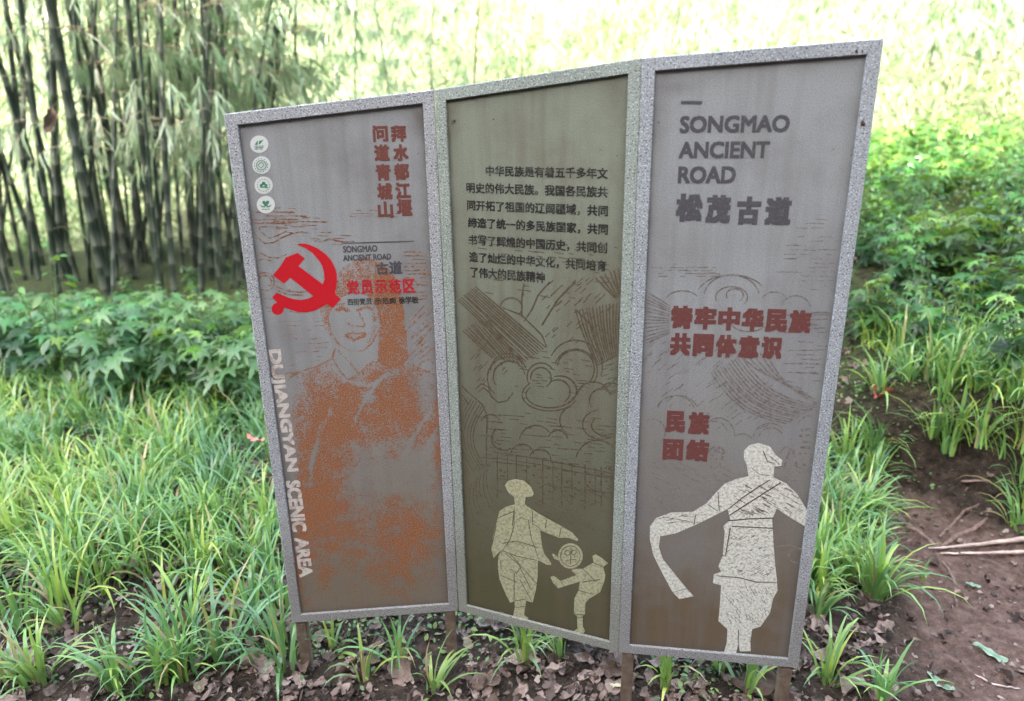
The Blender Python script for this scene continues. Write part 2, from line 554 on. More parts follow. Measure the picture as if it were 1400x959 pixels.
M_INK = print_mat('charcoal lettering', (0.060, 0.060, 0.066), 0.2)
M_BLACK = print_mat('black lettering', (0.020, 0.020, 0.018), 0.4, (0.13, 0.13, 0.10), 70, (0.5, 0.62))
M_BROWNRED = print_mat('brownish red lettering', (0.13, 0.046, 0.036), 0.3, (0.168, 0.120, 0.114))
M_BRED3 = print_mat('dull brick lettering', (0.115, 0.040, 0.035), 0.3, (0.156, 0.102, 0.096))
M_RED = print_mat('emblem red', (0.42, 0.008, 0.015), 0.10, (0.4, 0.06, 0.06))
M_REDT = print_mat('red lettering', (0.36, 0.015, 0.025), 0.3, (0.33, 0.16, 0.1), 150)
M_WHITET = print_mat('worn white lettering', (0.5, 0.47, 0.43), 0.75, (0.24, 0.17, 0.13), 60, (0.46, 0.66))
M_BADGE = print_mat('badge white', (0.5, 0.53, 0.5), 0.3, (0.45, 0.47, 0.45))
M_GREEN = print_mat('badge green', (0.035, 0.16, 0.09), 0.4, (0.2, 0.32, 0.24), 300)
M_FIG2 = print_mat('pale olive figure print', (0.30, 0.30, 0.19), 0.75, (0.13, 0.122, 0.07), 130, (0.42, 0.66))
M_FIG3 = print_mat('pale grey figure print', (0.54, 0.55, 0.49), 0.8, (0.23, 0.21, 0.17), 150, (0.42, 0.66))
M_LINE1 = print_mat('orange brown engraving line', (0.17, 0.085, 0.042), 0.75, (0.24, 0.225, 0.22), 110, (0.42, 0.6))
M_LINE2 = print_mat('olive brown engraving line', (0.063, 0.048, 0.027), 0.7, (0.090, 0.084, 0.060), 110, (0.42, 0.62))
M_LINE3 = print_mat('grey brown engraving line', (0.115, 0.102, 0.092), 0.75, (0.2, 0.19, 0.185), 110, (0.42, 0.62))
M_FLINE2 = print_mat('figure crease line olive', (0.057, 0.051, 0.030), 0.5, (0.120, 0.114, 0.072), 130)
M_FLINE3 = print_mat('figure crease line grey', (0.090, 0.081, 0.066), 0.5, (0.168, 0.156, 0.132), 130)
M_LEG = bark_mat('brown leg paint with dried mud', (0.085, 0.058, 0.038), (0.15, 0.112, 0.08), 35, 0.7)


class Panel:
    def __init__(s, i):
        a, b = BASE[i], BASE[i + 1]
        d = b - a
        s.w = np.linalg.norm(d) - 0.0004
        d = d / np.linalg.norm(d)
        s.X = np.array([d[0], d[1], 0]); s.Y = np.array([0, 0, 1.0]); s.N = np.cross(s.X, s.Y)
        s.O = np.array([a[0], a[1], ZB]) + s.X * 0.0002
        s.t0, s.t1 = TOPZ[i] - ZB, TOPZ[i + 1] - ZB
        s.i = i

    def uv(s, px, py):
        """photo pixel -> position on the printed face, in metres along and up the panel"""
        d = ray(px, py)
        o = s.O - s.N * INS
        t = ((o - CO) @ s.N) / (d @ s.N)
        q = CO + t * d - o
        return np.array([q @ s.X, q @ s.Y])

    def px(s, u, v):
        P = s.O - s.N * INS + np.multiply.outer(u, s.X) + np.multiply.outer(v, s.Y)
        return project(P)


PAN = [Panel(i) for i in range(3)]


def smooth_noise(u, v, sc, seed):
    r = np.random.default_rng(seed)
    out = 0
    for k in range(6):
        an = r.random() * 6.28; f = sc * (0.6 + r.random()); ph = r.random() * 6.28
        out = out + np.sin(f * (np.cos(an) * u + np.sin(an) * v) + ph)
    return out / 6


def in_poly(x, y, poly):
    poly = np.asarray(poly, float)
    c = np.zeros(x.shape, bool)
    j = len(poly) - 1
    for i in range(len(poly)):
        xi, yi = poly[i]; xj, yj = poly[j]
        cr = ((yi > y) != (yj > y)) & (x < (xj - xi) * (y - yi) / (yj - yi + 1e-12) + xi)
        c ^= cr
        j = i
    return c


def d_line(x, y, pts):
    d = np.full(x.shape, 1e9)
    for (x0, y0), (x1, y1) in zip(pts[:-1], pts[1:]):
        dx, dy = x1 - x0, y1 - y0
        t = np.clip(((x - x0) * dx + (y - y0) * dy) / (dx * dx + dy * dy + 1e-9), 0, 1)
        d = np.minimum(d, np.hypot(x - x0 - t * dx, y - y0 - t * dy))
    return d


def rust_mask(x, y, u, v):
    ga = lambda cx, cy, sx, sy: np.exp(-((x - cx) / sx) ** 2 - ((y - cy) / sy) ** 2)
    m = np.zeros(x.shape)
    head = [(440, 400), (456, 384), (470, 364), (486, 355), (504, 352), (524, 360), (540, 378), (549, 402), (553, 432), (556, 462), (559, 490), (548, 502), (530, 508), (516, 498),
            (519, 440), (514, 418), (500, 404), (482, 401), (466, 408), (455, 420), (448, 436), (455, 464), (444, 450), (437, 428)]
    m = np.where(in_poly(x, y, head), np.where(x > 512, 0.86, 0.62), m)
    body = [(384, 536), (402, 518), (428, 505), (452, 494), (462, 512), (474, 520), (492, 508), (512, 490), (530, 506), (558, 497), (580, 506), (598, 516), (604, 600), (606, 640), (560, 640),
            (420, 780), (404, 780), (398, 700)]
    bm = in_poly(x, y, body)
    dens = 0.36 + 0.36 * ga(465, 555, 85, 60) + 0.40 * ga(560, 565, 50, 75) + 0.42 * ga(440, 650, 44, 100) + 0.3 * ga(430, 725, 50, 60)
    dens = dens - 0.40 * ga(508, 655, 42, 36) - 0.5 * ga(565, 640, 24, 40) - 0.35 * ga(508, 545, 12, 14) - 0.4 * ga(582, 535, 12, 22)
    dens = dens - 0.30 * ga(395, 520, 18, 60) * (y < 560) - 0.12 * smooth_noise(u, v, 40, 5)
    soft = np.clip((x - 392 - 0.02 * (y - 520)) / 16, 0, 1) * np.clip((790 - y) / 60, 0, 1)
    m = np.where(bm, np.clip(dens, 0.06, 1) * soft, m)
    low = 0.5 * ga(545, 755, 34, 70) + 0.42 * ga(585, 730, 34, 40) + 0.44 * ga(440, 740, 60, 60) + 0.36 * ga(505, 715, 80, 55) + 0.55 * ga(598, 610, 10, 90) + 0.34 * ga(400, 790, 18, 50) + 0.16 * ga(480, 800, 120, 45)
    m = np.maximum(m, low)
    # creases of the coat: thin unprinted lines
    for pts in ([(452, 560), (436, 600), (426, 640), (424, 665)], [(440, 575), (430, 610), (424, 640)], [(455, 492), (470, 520)], [(520, 520), (500, 545), (485, 575)],
                [(590, 560), (570, 590), (545, 640)], [(598, 585), (580, 620), (560, 650)], [(470, 520), (505, 528), (530, 512)]):
        m = m - 0.5 * np.exp(-(d_line(x, y, pts) / 2.2) ** 2) * bm
    # face and collar drawing
    for pts, w, s in (([(395, 518), (412, 508), (436, 500), (452, 492)], 1.5, 0.8), ([(558, 497), (576, 505), (594, 513)], 1.5, 0.8), ([(448, 436), (453, 455), (462, 470), (478, 480), (496, 480), (508, 470), (518, 452)], 1.3, 0.8), ([(489, 412), (492, 430), (497, 440)], 2.0, 0.7),
                      ([(476, 442), (480, 447), (488, 446), (497, 447), (499, 442)], 1.8, 0.8), ([(472, 459), (481, 455), (489, 457), (499, 456)], 1.8, 0.85), ([(474, 460), (484, 465), (498, 459)], 2.6, 0.8),
                      ([(460, 424), (468, 422), (476, 425)], 3.0, 0.9), ([(490, 424), (500, 420), (510, 423)], 3.0, 0.9), ([(458, 417), (470, 415)], 1.8, 0.7), ([(512, 420), (512, 450), (505, 468)], 3.5, 0.5),
                      ([(458, 478), (454, 490), (466, 510), (474, 518)], 1.4, 0.8), ([(463, 480), (482, 500), (490, 512)], 1.4, 0.7)):
        m = np.maximum(m, s * np.exp(-(d_line(x, y, pts) / w) ** 2))
    # slanting rays of hatching right of the head
    hat = (0.5 + 0.5 * np.sin((x * 0.62 + y * 0.8) * 0.9)) ** 3 * (x > 560) * (y > 425) * (y < 520)
    m = np.maximum(m, 0.45 * hat)
    return np.clip(m + 0.07 * smooth_noise(u, v, 60, 3) * (m > 0.05), 0, 1)


def make_panel(P):
    """printed sheet as a fine grid carrying the edge, blot and print masks, with an edge and a back"""
    i = P.i
    n_u, n_v = (170, 500) if i == 0 else (60, 170)
    e = FRW - 0.004
    s = np.linspace(0, 1, n_u); t = np.linspace(0, 1, n_v)
    S, T = np.meshgrid(s, t)
    u = e + S * (P.w - 2 * e)
    topv = P.t0 + (P.t1 - P.t0) * u / P.w - e
    v = e + T * (topv - e)
    id_ = np.arange(n_u * n_v).reshape(n_v, n_u)
    F = np.stack([id_[:-1, :-1], id_[:-1, 1:], id_[1:, 1:], id_[1:, :-1]], -1).reshape(-1, 4)
    g = G()
    g.add(np.stack([u, v, np.full(u.shape, -INS)], -1).reshape(-1, 3), F)
    # back sheet
    c = [(e, e, -INS - 0.008), (P.w - e, e, -INS - 0.008), (P.w - e, P.t1 - e, -INS - 0.008), (e, P.t0 - e, -INS - 0.008)]
    g.add(c, [(0, 3, 2, 1)])
    x, y = P.px(u.ravel(), v.ravel())
    du = np.minimum(u - FRW, P.w - FRW - u) ; dv = np.minimum(v - FRW, topv + e - FRW - v)
    ed = np.exp(-np.clip(np.minimum(du, dv), 0, 1) / 0.010)
    ed = np.maximum(ed, 0.9 * np.exp(-np.clip(topv - v, 0, 9) / 0.02) * (u > P.w * (0.55 if i == 0 else 0.2)))
    blot = np.zeros(u.size)
    gs = lambda cx, cy, sx, sy: np.exp(-((x - cx) / sx) ** 2 - ((y - cy) / sy) ** 2)
    if i == 0: blot = 0.75 * gs(577, 160, 16, 28) + 0.3 * gs(590, 200, 10, 60) + 0.16 * gs(480, 235, 60, 45) + 0.14 * gs(420, 190, 40, 22) + 0.12 * gs(520, 300, 40, 20)
    if i == 1: blot = 0.24 * gs(730, 330, 60, 14) + 0.2 * gs(660, 470, 20, 40) + 0.5 * gs(845, 125, 22, 22) + 0.28 * gs(690, 180, 30, 40) + 0.22 * gs(760, 150, 12, 20) + 0.25 * gs(800, 770, 10, 18) + 0.22 * gs(640, 560, 25, 120)
    if i == 2: blot = 0.22 * gs(880, 800, 16, 110) + 0.42 * gs(925, 118, 24, 10) + 0.25 * gs(935, 345, 35, 30) + 0.12 * gs(1060, 330, 70, 24) + 0.16 * gs(900, 600, 20, 90) + 0.14 * gs(1110, 800, 24, 80) + 0.8 * gs(992, 285, 4, 14)
    blot = blot * (0.75 + 0.35 * smooth_noise(u.ravel(), v.ravel(), 120, 7))
    me = g.mesh('panel')
    for nm, val in (('edge', ed.ravel()), ('blot', blot)) + ((('rust', rust_mask(x, y, u.ravel(), v.ravel())),) if i == 0 else ()):
        at = me.attributes.new(nm, 'FLOAT', 'POINT')
        at.data.foreach_set('value', np.concatenate([np.clip(val, 0, 1), np.zeros(4)]).astype(np.float32))
    o = link('panel', me, M_PAN[i], sign)
    o.matrix_local = Matrix(((P.X[0], 0, P.N[0], P.O[0] - origin[0]), (P.X[1], 0, P.N[1], P.O[1] - origin[1]), (P.X[2], 1, P.N[2], P.O[2] - origin[2]), (0, 0, 0, 1)))
    P.ob = o
    # frame: mitred profile, outer ring + inner ring
    g = G()
    w, t0, t1, f = P.w, P.t0, P.t1, FRW
    sl = (t1 - t0) / w
    def ring(k, z):  # k = inset
        return [(k, k, z), (w - k, k, z), (w - k, t0 + sl * (w - k) - k * math.hypot(1, sl), z), (k, t0 + sl * k - k * math.hypot(1, sl), z)]
    rings = [ring(0, -FRD), ring(0, -0.0022), ring(0.0022, 0), ring(f - 0.0018, 0), ring(f, -0.0018), ring(f, -FRD), ]
    vs = [p for r_ in rings for p in r_]
    fs = []
    nr = len(rings)
    for a in range(nr):
        b = (a + 1) % nr
        for k in range(4):
            k2 = (k + 1) % 4
            fs.append((a * 4 + k, a * 4 + k2, b * 4 + k2, b * 4 + k))
    g.add(vs, fs)
    fr = g.obj('frame', M_FR[i], sign, smooth=False)
    fr.matrix_local = Matrix(((P.X[0], 0, P.N[0], P.O[0] - origin[0]), (P.X[1], 0, P.N[1], P.O[1] - origin[1]), (P.X[2], 1, P.N[2], P.O[2] - origin[2]), (0, 0, 0, 1)))
    fr['label'] = ('grey speckled left frame', 'green-tinged speckled middle frame', 'cool grey speckled tallest frame')[i]
    o['label'] = ('violet-grey left panel with orange portrait and red emblem', 'olive middle panel with paragraph of black text', 'grey tallest panel with large charcoal title')[i]
    return o


for P in PAN: make_panel(P)

# legs: square tubes under the frame corners
for pi, uu in ((0, 0.024), (0, PAN[0].w - 0.026), (2, 0.026), (2, PAN[2].w - 0.028)):
    P = PAN[pi]
    g = G()
    hw = 0.016
    lp = np.array([(-hw, -hw), (hw - 0.004, -hw), (hw, -hw + 0.004), (hw, hw), (-hw, hw)])
    zb, zt = -0.12, 0.004
    c = P.O + P.X * uu - P.N * 0.021
    n = len(lp)
    v = [tuple(P.X * q[0] - P.N * q[1] + np.array([0, 0, z])) for z in (-(ZB) + zb + 0.0, -0.0005) for q in lp]
    f = [(k, (k + 1) % n, n + (k + 1) % n, n + k) for k in range(n)] + [tuple(range(n))[::-1], tuple(range(n, 2 * n))]
    g.add(v, f)
    o = g.obj('leg', M_LEG, sign, smooth=False)
    o.location = c - origin


# ------------------------------------------------------------------ printing on the panels
LIFT = {'line': 0.0006, 'fig': 0.0010, 'figline': 0.0016, 'text': 0.0014}


def ribbons(P, name, strokes, m, z=0.0006, label=None):
    """strokes: list of (list of photo pixels on this panel, width in photo px)"""
    g = G()
    rr = random.Random(len(strokes))
    for pts, w in strokes:
        q = np.array([P.uv(*p) for p in pts])
        if len(q) < 2: continue
        wm = w / PF * 1.95
        t = np.gradient(q, axis=0); t /= np.linalg.norm(t, axis=1)[:, None] + 1e-12
        nrm = np.stack([-t[:, 1], t[:, 0]], 1)
        taper = np.ones(len(q))
        if len(q) > 3: taper = 0.55 + 0.45 * np.sin(np.linspace(0.15, math.pi - 0.15, len(q)))
        zz = -INS + z + rr.random() * 0.0002
        for sgn, row in ((1, 0), (-1, 1)): pass
        a = q + nrm * (wm / 2 * taper)[:, None]; b = q - nrm * (wm / 2 * taper)[:, None]
        a = np.clip(a, [FRW + .001, FRW + .001], [P.w - FRW - .001, 9]); b = np.clip(b, [FRW + .001, FRW + .001], [P.w - FRW - .001, 9])
        n = len(q)
        v = np.concatenate([np.c_[a, np.full(n, zz)], np.c_[b, np.full(n, zz)]])
        f = [(k, n + k, n + k + 1, k + 1) for k in range(n - 1)]
        g.add(v, f)
    o = g.obj(name, m, P.ob)
    if label: o['label'] = label
    return o


def polys(P, name, plist, m, z, label=None, mids=None):
    g = G()
    for k, poly in enumerate(plist):
        q = [P.uv(*p) for p in poly]
        v = [(a, b, -INS + z) for a, b in q]
        tri = tessellate_polygon([[Vector(p) for p in v]])
        fs = []
        for t in tri:
            a, b, c = [np.array(v[j][:2]) for j in t]
            fs.append(t if (b - a)[0] * (c - a)[1] - (b - a)[1] * (c - a)[0] > 0 else t[::-1])
        g.add(v, np.array(fs), 0.5, mids[k] if mids else 0)
        z += 0.00012
    o = g.obj(name, m, P.ob, smooth=False)
    if label: o['label'] = label
    return o


def glyphs(body):
    cu = bpy.data.curves.new('t', 'FONT')
    cu.body = body
    cu.size = 1.0
    cu.resolution_u = 3
    ob = bpy.data.objects.new('t', cu)
    COL.objects.link(ob)
    dg = bpy.context.evaluated_depsgraph_get()
    me = bpy.data.meshes.new_from_object(ob.evaluated_get(dg))
    bpy.data.objects.remove(ob); bpy.data.curves.remove(cu)
    v = np.zeros(len(me.vertices) * 3); me.vertices.foreach_get('co', v)
    f = [tuple(p.vertices) for p in me.polygons]
    bpy.data.meshes.remove(me)
    return v.reshape(-1, 3), f


def text(P, name, items, m, bold=0.0, label=None, z=0.0005, fit_h=True):
    """items: (string, left px, right px, height px[, vertical]); ends given at mid height of the line"""
    g = G()
    for it in items:
        body, (x0, y0), (x1, y1), hpx = it[:4]
        turn = len(it) > 4 and it[4]
        a, b = P.uv(x0, y0), P.uv(x1, y1)
        mx, my = (x0 + x1) / 2, (y0 + y1) / 2
        if turn:
            hgt = abs(P.uv(mx + hpx / 2, my)[0] - P.uv(mx - hpx / 2, my)[0])
        else:
            hgt = abs(P.uv(mx, my - hpx / 2)[1] - P.uv(mx, my + hpx / 2)[1])
        v, f = glyphs(body)
        lo, hi = v[:, :2].min(0), v[:, :2].max(0)
        d = b - a
        wid = np.linalg.norm(d)
        ax = d / wid if turn else np.array([1.0, 0.0])
        ay = np.array([-ax[1], ax[0]])
        kb = bold * hgt
        q = (v[:, :2] - lo) / (hi - lo)
        u = kb + q[:, 0] * (wid - 2 * kb)
        w = (q[:, 1] - 0.5) * (hgt - 2 * kb)
        base = a[None] + u[:, None] * ax + w[:, None] * ay
        if not turn: base[:, 1] += (b[1] - a[1]) * 0.5
        offs = [(0, 0)] + ([(kb * i_, kb * j_) for i_ in (-1, 0, 1) for j_ in (-1, 0, 1) if i_ or j_] if bold else [])
        for k, (ox, oy) in enumerate(offs):
            vv = np.c_[base[:, 0] + ox, base[:, 1] + oy, np.full(len(base), -INS + z + k * 0.00003)]
            g.add(vv, f)
    o = g.obj(name, m, P.ob, smooth=False)
    if label: o['label'] = label
    return o


def Zm(x0, y0, k): return lambda pts: [(x0 + x / k, y0 + y / k) for x, y in pts]


def arc(cx, cy, rx, a0, a1, ry=None, n=18, jit=0.0):
    ry = ry or rx
    return [(cx + rx * math.cos(R(t)) + random.uniform(-jit, jit), cy + ry * math.sin(R(t)) + random.uniform(-jit, jit)) for t in np.linspace(a0, a1, n)]


def strip(a0, a1, b0, b1, n, bow=0.0):
    """n engraved lines between edge a0-a1 and edge b0-b1"""
    out = []
    for k in range(n):
        t = k / (n - 1)
        p = np.array(a0) * (1 - t) + np.array(a1) * t
        q = np.array(b0) * (1 - t) + np.array(b1) * t
        d = q - p
        nn = np.array([-d[1], d[0]]) * bow
        out.append([tuple(p + d * s + nn * math.sin(math.pi * s) + np.random.default_rng(k).normal(0, 0.35, 2)) for s in np.linspace(0, 1, 7)])
    return out


def dashes(x0, x1, y0, y1, n, l0, l1, ang=0.0, rows=None, slope=0.0):
    out = []
    for _ in range(n):
        x = random.uniform(x0, x1); y = random.uniform(y0, y1)
        if rows: y = y0 + round((y - y0) / rows) * rows
        y += slope * (x - x0)
        l = random.uniform(l0, l1)
        a = R(ang + random.uniform(-4, 4))
        out.append([(x, y), (x + l * math.cos(a), y + l * math.sin(a))])
    return out


# ---- left panel
P = PAN[0]
l1 = []
for s in ([(345, 315), (352, 325), (362, 333), (374, 332), (386, 325), (398, 320), (412, 317), (422, 319)],
          [(352, 308), (358, 318), (368, 326), (380, 322), (392, 316)], [(346, 352), (356, 346), (368, 352), (380, 353), (392, 348)], [(347, 358), (360, 354), (374, 358)],
          arc(362, 386, 13, 150, 420), arc(362, 386, 9, 170, 400), [(378, 392), (392, 398), (410, 400), (425, 398)], [(380, 398), (395, 403), (415, 404)],
          arc(352, 412, 9, 90, 330), [(436, 332), (450, 327), (470, 331), (485, 330)], [(556, 452), (570, 436), (590, 420), (600, 408)], [(560, 440), (580, 418)],
          [(394, 520), (400, 512), (408, 508), (416, 512)], arc(396, 524, 14, 180, 330)):
    l1.append((s, 2.0))
for s in dashes(344, 400, 285, 312, 44, 8, 26, 2, 5): l1.append((s, 1.3))
for s in dashes(370, 440, 298, 320, 26, 8, 22, 2, 5): l1.append((s, 1.0))
for s in dashes(548, 585, 345, 412, 70, 6, 22, -2, 5): l1.append((s, 1.3))
for s in dashes(420, 470, 318, 335, 12, 8, 16, 2, 4): l1.append((s, 1.0))
for s in dashes(345, 400, 360, 430, 24, 6, 18, 5, 6): l1.append((s, 1.0))
for s in dashes(560, 592, 440, 500, 34, 8, 20, -45): l1.append((s, 1.3))
for s in dashes(380, 440, 440, 505, 26, 6, 18, -4, 6): l1.append((s, 0.9))
for s in dashes(470, 545, 288, 300, 14, 4, 10, 0, 4): l1.append((s, 1.0))
ribbons(P, 'engraved_clouds', l1, M_LINE1, 0.0003)
ribbons(P, 'rule_line', [([(467, 333), (500, 332), (535, 331), (566, 330)], 1.6)], M_INK, 0.0006)
k = Zm(360, 320, 8.0)
ball = [(157 + 66 * math.cos(R(t)), 820 + 66 * math.sin(R(t))) for t in range(8, 262, 18)]
ham = [(365, 118), (400, 106), (460, 108), (520, 125), (600, 160), (680, 220), (740, 285), (785, 370), (805, 440), (806, 520), (795, 595), (783, 655),
       (850, 712), (765, 810), (695, 765), (640, 800), (560, 840), (470, 860), (380, 855), (300, 830), (232, 806)] + ball + [
       (152, 752), (97, 692), (150, 642), (200, 665), (270, 695), (340, 715), (420, 722), (500, 705), (545, 680), (420, 580), (295, 480), (228, 545), (105, 452), (185, 355), (245, 258),
       (375, 208), (455, 268), (385, 352), (480, 422), (570, 490), (650, 550), (668, 500), (665, 430), (645, 350), (600, 280), (540, 210), (460, 155)]
polys(P, 'hammer_and_sickle_emblem', [k(ham)], M_RED, 0.0005, 'flat bright red emblem')
text(P, 'vertical_slogan', [(c, (x - 10.5, y), (x + 10.5, y), 23) for c, x, y in
     zip('拜水都江堰问道青城山', [545, 548, 549, 551, 553, 520, 522, 524, 526, 527], [183, 209, 235, 261, 284, 183, 209, 236, 262, 287])], M_BROWNRED, 0.05)
text(P, 'small_title', [('SONGMAO', (469, 341), (516, 340), 9), ('ANCIENT ROAD', (469, 353), (535, 351), 8.5), ('古', (514, 367), (531, 367), 17), ('道', (532, 366), (550, 366), 18)], M_INK, 0.035)
text(P, 'red_notice', [(c, (474 + 19.2 * i, 393 - 0.5 * i), (474 + 19.2 * i + 17, 393 - 0.5 * i), 19) for i, c in enumerate('党员示范区')], M_REDT, 0.035, z=0.0006)
text(P, 'small_black_names', [('西街党员', (475, 413), (508, 412), 9), ('示范岗', (512, 412), (541, 411), 9), ('徐学敏', (545, 411), (572, 410), 10)], M_BLACK, 0.015, z=0.0006)
text(P, 'side_lettering', [('DUJIANGYAN', (373, 478), (398.5, 645), 21, True), ('SCENIC', (400, 657), (410, 727), 20, True), ('AREA', (411.5, 735), (419, 789), 19, True)], M_WHITET, 0.055)


def badge(cx, cy, art):
    disc = [(cx + 12.4 * math.cos(R(t)), cy + 12 * math.sin(R(t))) for t in range(0, 360, 12)]
    pl = [disc] + [[(cx + x, cy + y) for x, y in p] for p in art]
    return polys(P, 'badge', pl, [M_BADGE, M_GREEN], 0.0005, None, [0] + [1] * len(art))


def ring_(r, w, n=26, gap=0):
    return [[(r * math.cos(t) , r * math.sin(t)), ((r + w) * math.cos(t), (r + w) * math.sin(t)), ((r + w) * math.cos(t2), (r + w) * math.sin(t2)), (r * math.cos(t2), r * math.sin(t2))]
            for j in range(n) if not gap or j % gap for t, t2 in [(2 * math.pi * j / n, 2 * math.pi * (j + 1) / n)]]


b1 = badge(354.5, 197.5, [[(-6.5, 0.8), (-3.5, -3.6), (-1.4, -5.6), (-1.8, -3), (-2.2, 0.8)], [(-1.2, 0.0), (0.2, -4.8), (6.2, -6.2), (3.6, -3.2), (1.6, -0.4)],
                          [(-7, 2), (-5, 2), (-5, 3.2), (-7, 3.2)], [(-4, 2), (-1.6, 2), (-1.6, 3.2), (-4, 3.2)], [(-.6, 2), (2, 2), (2, 3.2), (-.6, 3.2)], [(3, 2), (6, 2), (6, 3), (3, 3)],
                          [(-6, 4.4), (5.6, 4.0), (5.6, 4.9), (-6, 5.2)], [(-6.5, 6.2), (-2, 6.2), (-2, 7), (-6.5, 7)], [(1, 6.2), (4.5, 6), (4.5, 6.8), (1, 7)]])
b1['label'] = 'round white badge with two slanted green leaf shapes'
dia = lambda r, w: [[(0, -r), (r, 0), (r - w, 0), (0, -r + w)], [(r, 0), (0, r), (0, r - w), (r - w, 0)], [(0, r), (-r, 0), (-r + w, 0), (0, r - w)], [(-r, 0), (0, -r), (0, -r + w), (-r + w, 0)]]
badge(357.5, 226, ring_(6.2, 0.9) + dia(4.6, 1.1) + ring_(8.6, 1.0, 28, 2))['label'] = 'round white badge with green ring and diamond'
blob = lambda x, y, r, q=1: [(x + r * math.cos(t), y + q * r * math.sin(t)) for t in np.linspace(0, 2 * math.pi, 10, endpoint=False)]
badge(360.5, 253.5, [blob(0, -2.4, 2.6), blob(-3.2, 0.2, 2.1), blob(3.2, 0.2, 2.1), [(-5.4, 1.8), (5, 1.4), (3.4, 3.2), (-4, 3.4)], [(1.5, 3.4), (6.4, 2.2), (5, 4.4)]] + ring_(8.0, 1.0, 30, 2))['label'] = 'round white badge with green tree and ring of letters'
badge(363.5, 280, [blob(-2.6, -3, 2.3), blob(2.4, -3.2, 2.4), blob(0, -0.6, 3.0), [(-9, 0), (-4, 2.2), (-1, 2.0), (-1, 3.6), (-5, 3.6)], [(9, -0.6), (4, 1.8), (1, 2.0), (1, 3.6), (5, 3.4)],
                   [(-5, 6), (-3, 5.8), (-3, 7), (-5, 7)], [(-1.5, 6), (1, 6), (1, 7.2), (-1.5, 7.2)], [(2.4, 5.8), (5, 5.4), (5, 6.6), (2.4, 6.9)]])['label'] = 'round white badge with green lotus shape over wings'

# ---- middle panel
P = PAN[1]
para = [('中华民族是有着五千多年文', (664, 230.5), (831, 241)), ('明史的伟大民族。我国各民族共', (637.5, 253), (831, 267)), ('同开拓了祖国的辽阔疆域，共同', (638.5, 277), (831, 293)),
        ('缔造了统一的多民族国家，共同', (639.5, 301), (831, 318)), ('书写了辉煌的中国历史，共同创', (640.5, 325), (830, 343)), ('造了灿烂的中华文化，共同培育', (641.5, 348), (829, 368)), ('了伟大的民族精神', (643, 370), (745, 382))]
text(P, 'paragraph_lettering', [(b, a, c, 15) for b, a, c in para], M_BLACK, 0.03)
k = Zm(600, 380, 3.69)
l2 = []
for s in strip(k([(95, 112)])[0], k([(185, 45)])[0], k([(430, 432)])[0], k([(540, 352)])[0], 11, 0.0): l2.append((s, 2.1))
for s in strip(k([(120, 266)])[0], k([(238, 196)])[0], k([(270, 405)])[0], k([(425, 440)])[0], 10, 0.0): l2.append((s, 2.0))
for s in strip(k([(690, 165)])[0], k([(915, 122)])[0], k([(795, 432)])[0], k([(912, 388)])[0], 14, 0.03): l2.append((s, 2.0))
for s in strip(k([(790, 0)])[0], k([(930, -60)])[0], k([(890, 104)])[0], k([(932, 96)])[0], 7, 0.0): l2.append((s, 1.9))
for s in strip(k([(930, -60)])[0], k([(935, -130)])[0], k([(935, -50)])[0], k([(938, -70)])[0], 4, 0.0): l2.append((s, 1.9))
for c in ([(320, 150), (420, 190), (520, 290), (545, 350)], [(430, 30), (418, 110), (420, 200)], [(560, 20), (500, 90), (470, 160), (430, 220)], [(690, 20), (600, 110), (520, 240)],
          [(690, 160), (760, 230), (800, 290)], [(760, 330), (800, 440), (920, 390)], [(150, 580), (220, 640), (245, 700), (240, 820), (240, 958)], [(110, 540), (150, 580)], [(100, 570), (150, 640)],
          [(185, 560), (215, 535), (250, 550), (265, 600), (300, 630), (345, 620), (375, 580)], [(200, 575), (225, 555), (250, 575), (280, 615)]):
    l2.append((k(c), 2.0))
for a in (arc(355, 500, 80, 150, 352), arc(350, 505, 105, 130, 330), arc(350, 470, 88, 180, 350), arc(515, 505, 52, 170, 420), arc(515, 500, 70, 150, 330), arc(690, 470, 110, 200, 395), arc(690, 450, 135, 205, 380),
          arc(690, 460, 95, 190, 410), arc(560, 590, 140, 20, 225, 82), arc(560, 590, 120, 10, 215, 66), arc(600, 575, 62, 230, 420, 60), arc(610, 570, 85, 250, 430, 75), arc(780, 610, 85, 190, 350), arc(820, 620, 60, 150, 330),
          arc(365, 150, 55, 175, 400, 48), arc(820, 740, 95, 40, 260, 75), arc(840, 745, 70, 60, 230, 50), arc(490, 830, 85, 190, 330), arc(600, 820, 50, 200, 350), arc(330, 810, 65, 60, 230, 60), arc(310, 800, 40, 80, 260),
          arc(420, 900, 60, 190, 350), arc(800, 930, 110, 190, 330), arc(680, 720, 70, 120, 260), arc(260, 740, 50, 200, 340), arc(510, 920, 55, 200, 360), arc(870, 590, 60, 200, 340)):
    l2.append((k(a), 1.9))
for s in strip((632, 540), (664, 556), (636, 650), (664, 640), 9, 0.2): l2.append((s, 1.5))
for s in strip((636, 670), (666, 640), (638, 720), (676, 690), 8, 0.1): l2.append((s, 1.4))
for s in dashes(632, 850, 320, 400, 60, 5, 14, 8, 6, 0.06): l2.append((s, 0.9))
for s in dashes(740, 845, 385, 470, 60, 5, 13, -42): l2.append((s, 1.0))
for s in dashes(640, 690, 460, 540, 26, 4, 9, -50): l2.append((s, 0.9))
for s in dashes(650, 845, 560, 640, 130, 6, 18, 6, 5, 0.07): l2.append((s, 0.9))
for s in dashes(700, 800, 480, 545, 40, 5, 14, 10, 4): l2.append((s, 0.8))
for s in dashes(820, 850, 470, 540, 30, 5, 10, -20): l2.append((s, 1.0))
for s in dashes(640, 855, 660, 760, 170, 6, 20, 26, 4): l2.append((s, 0.9))
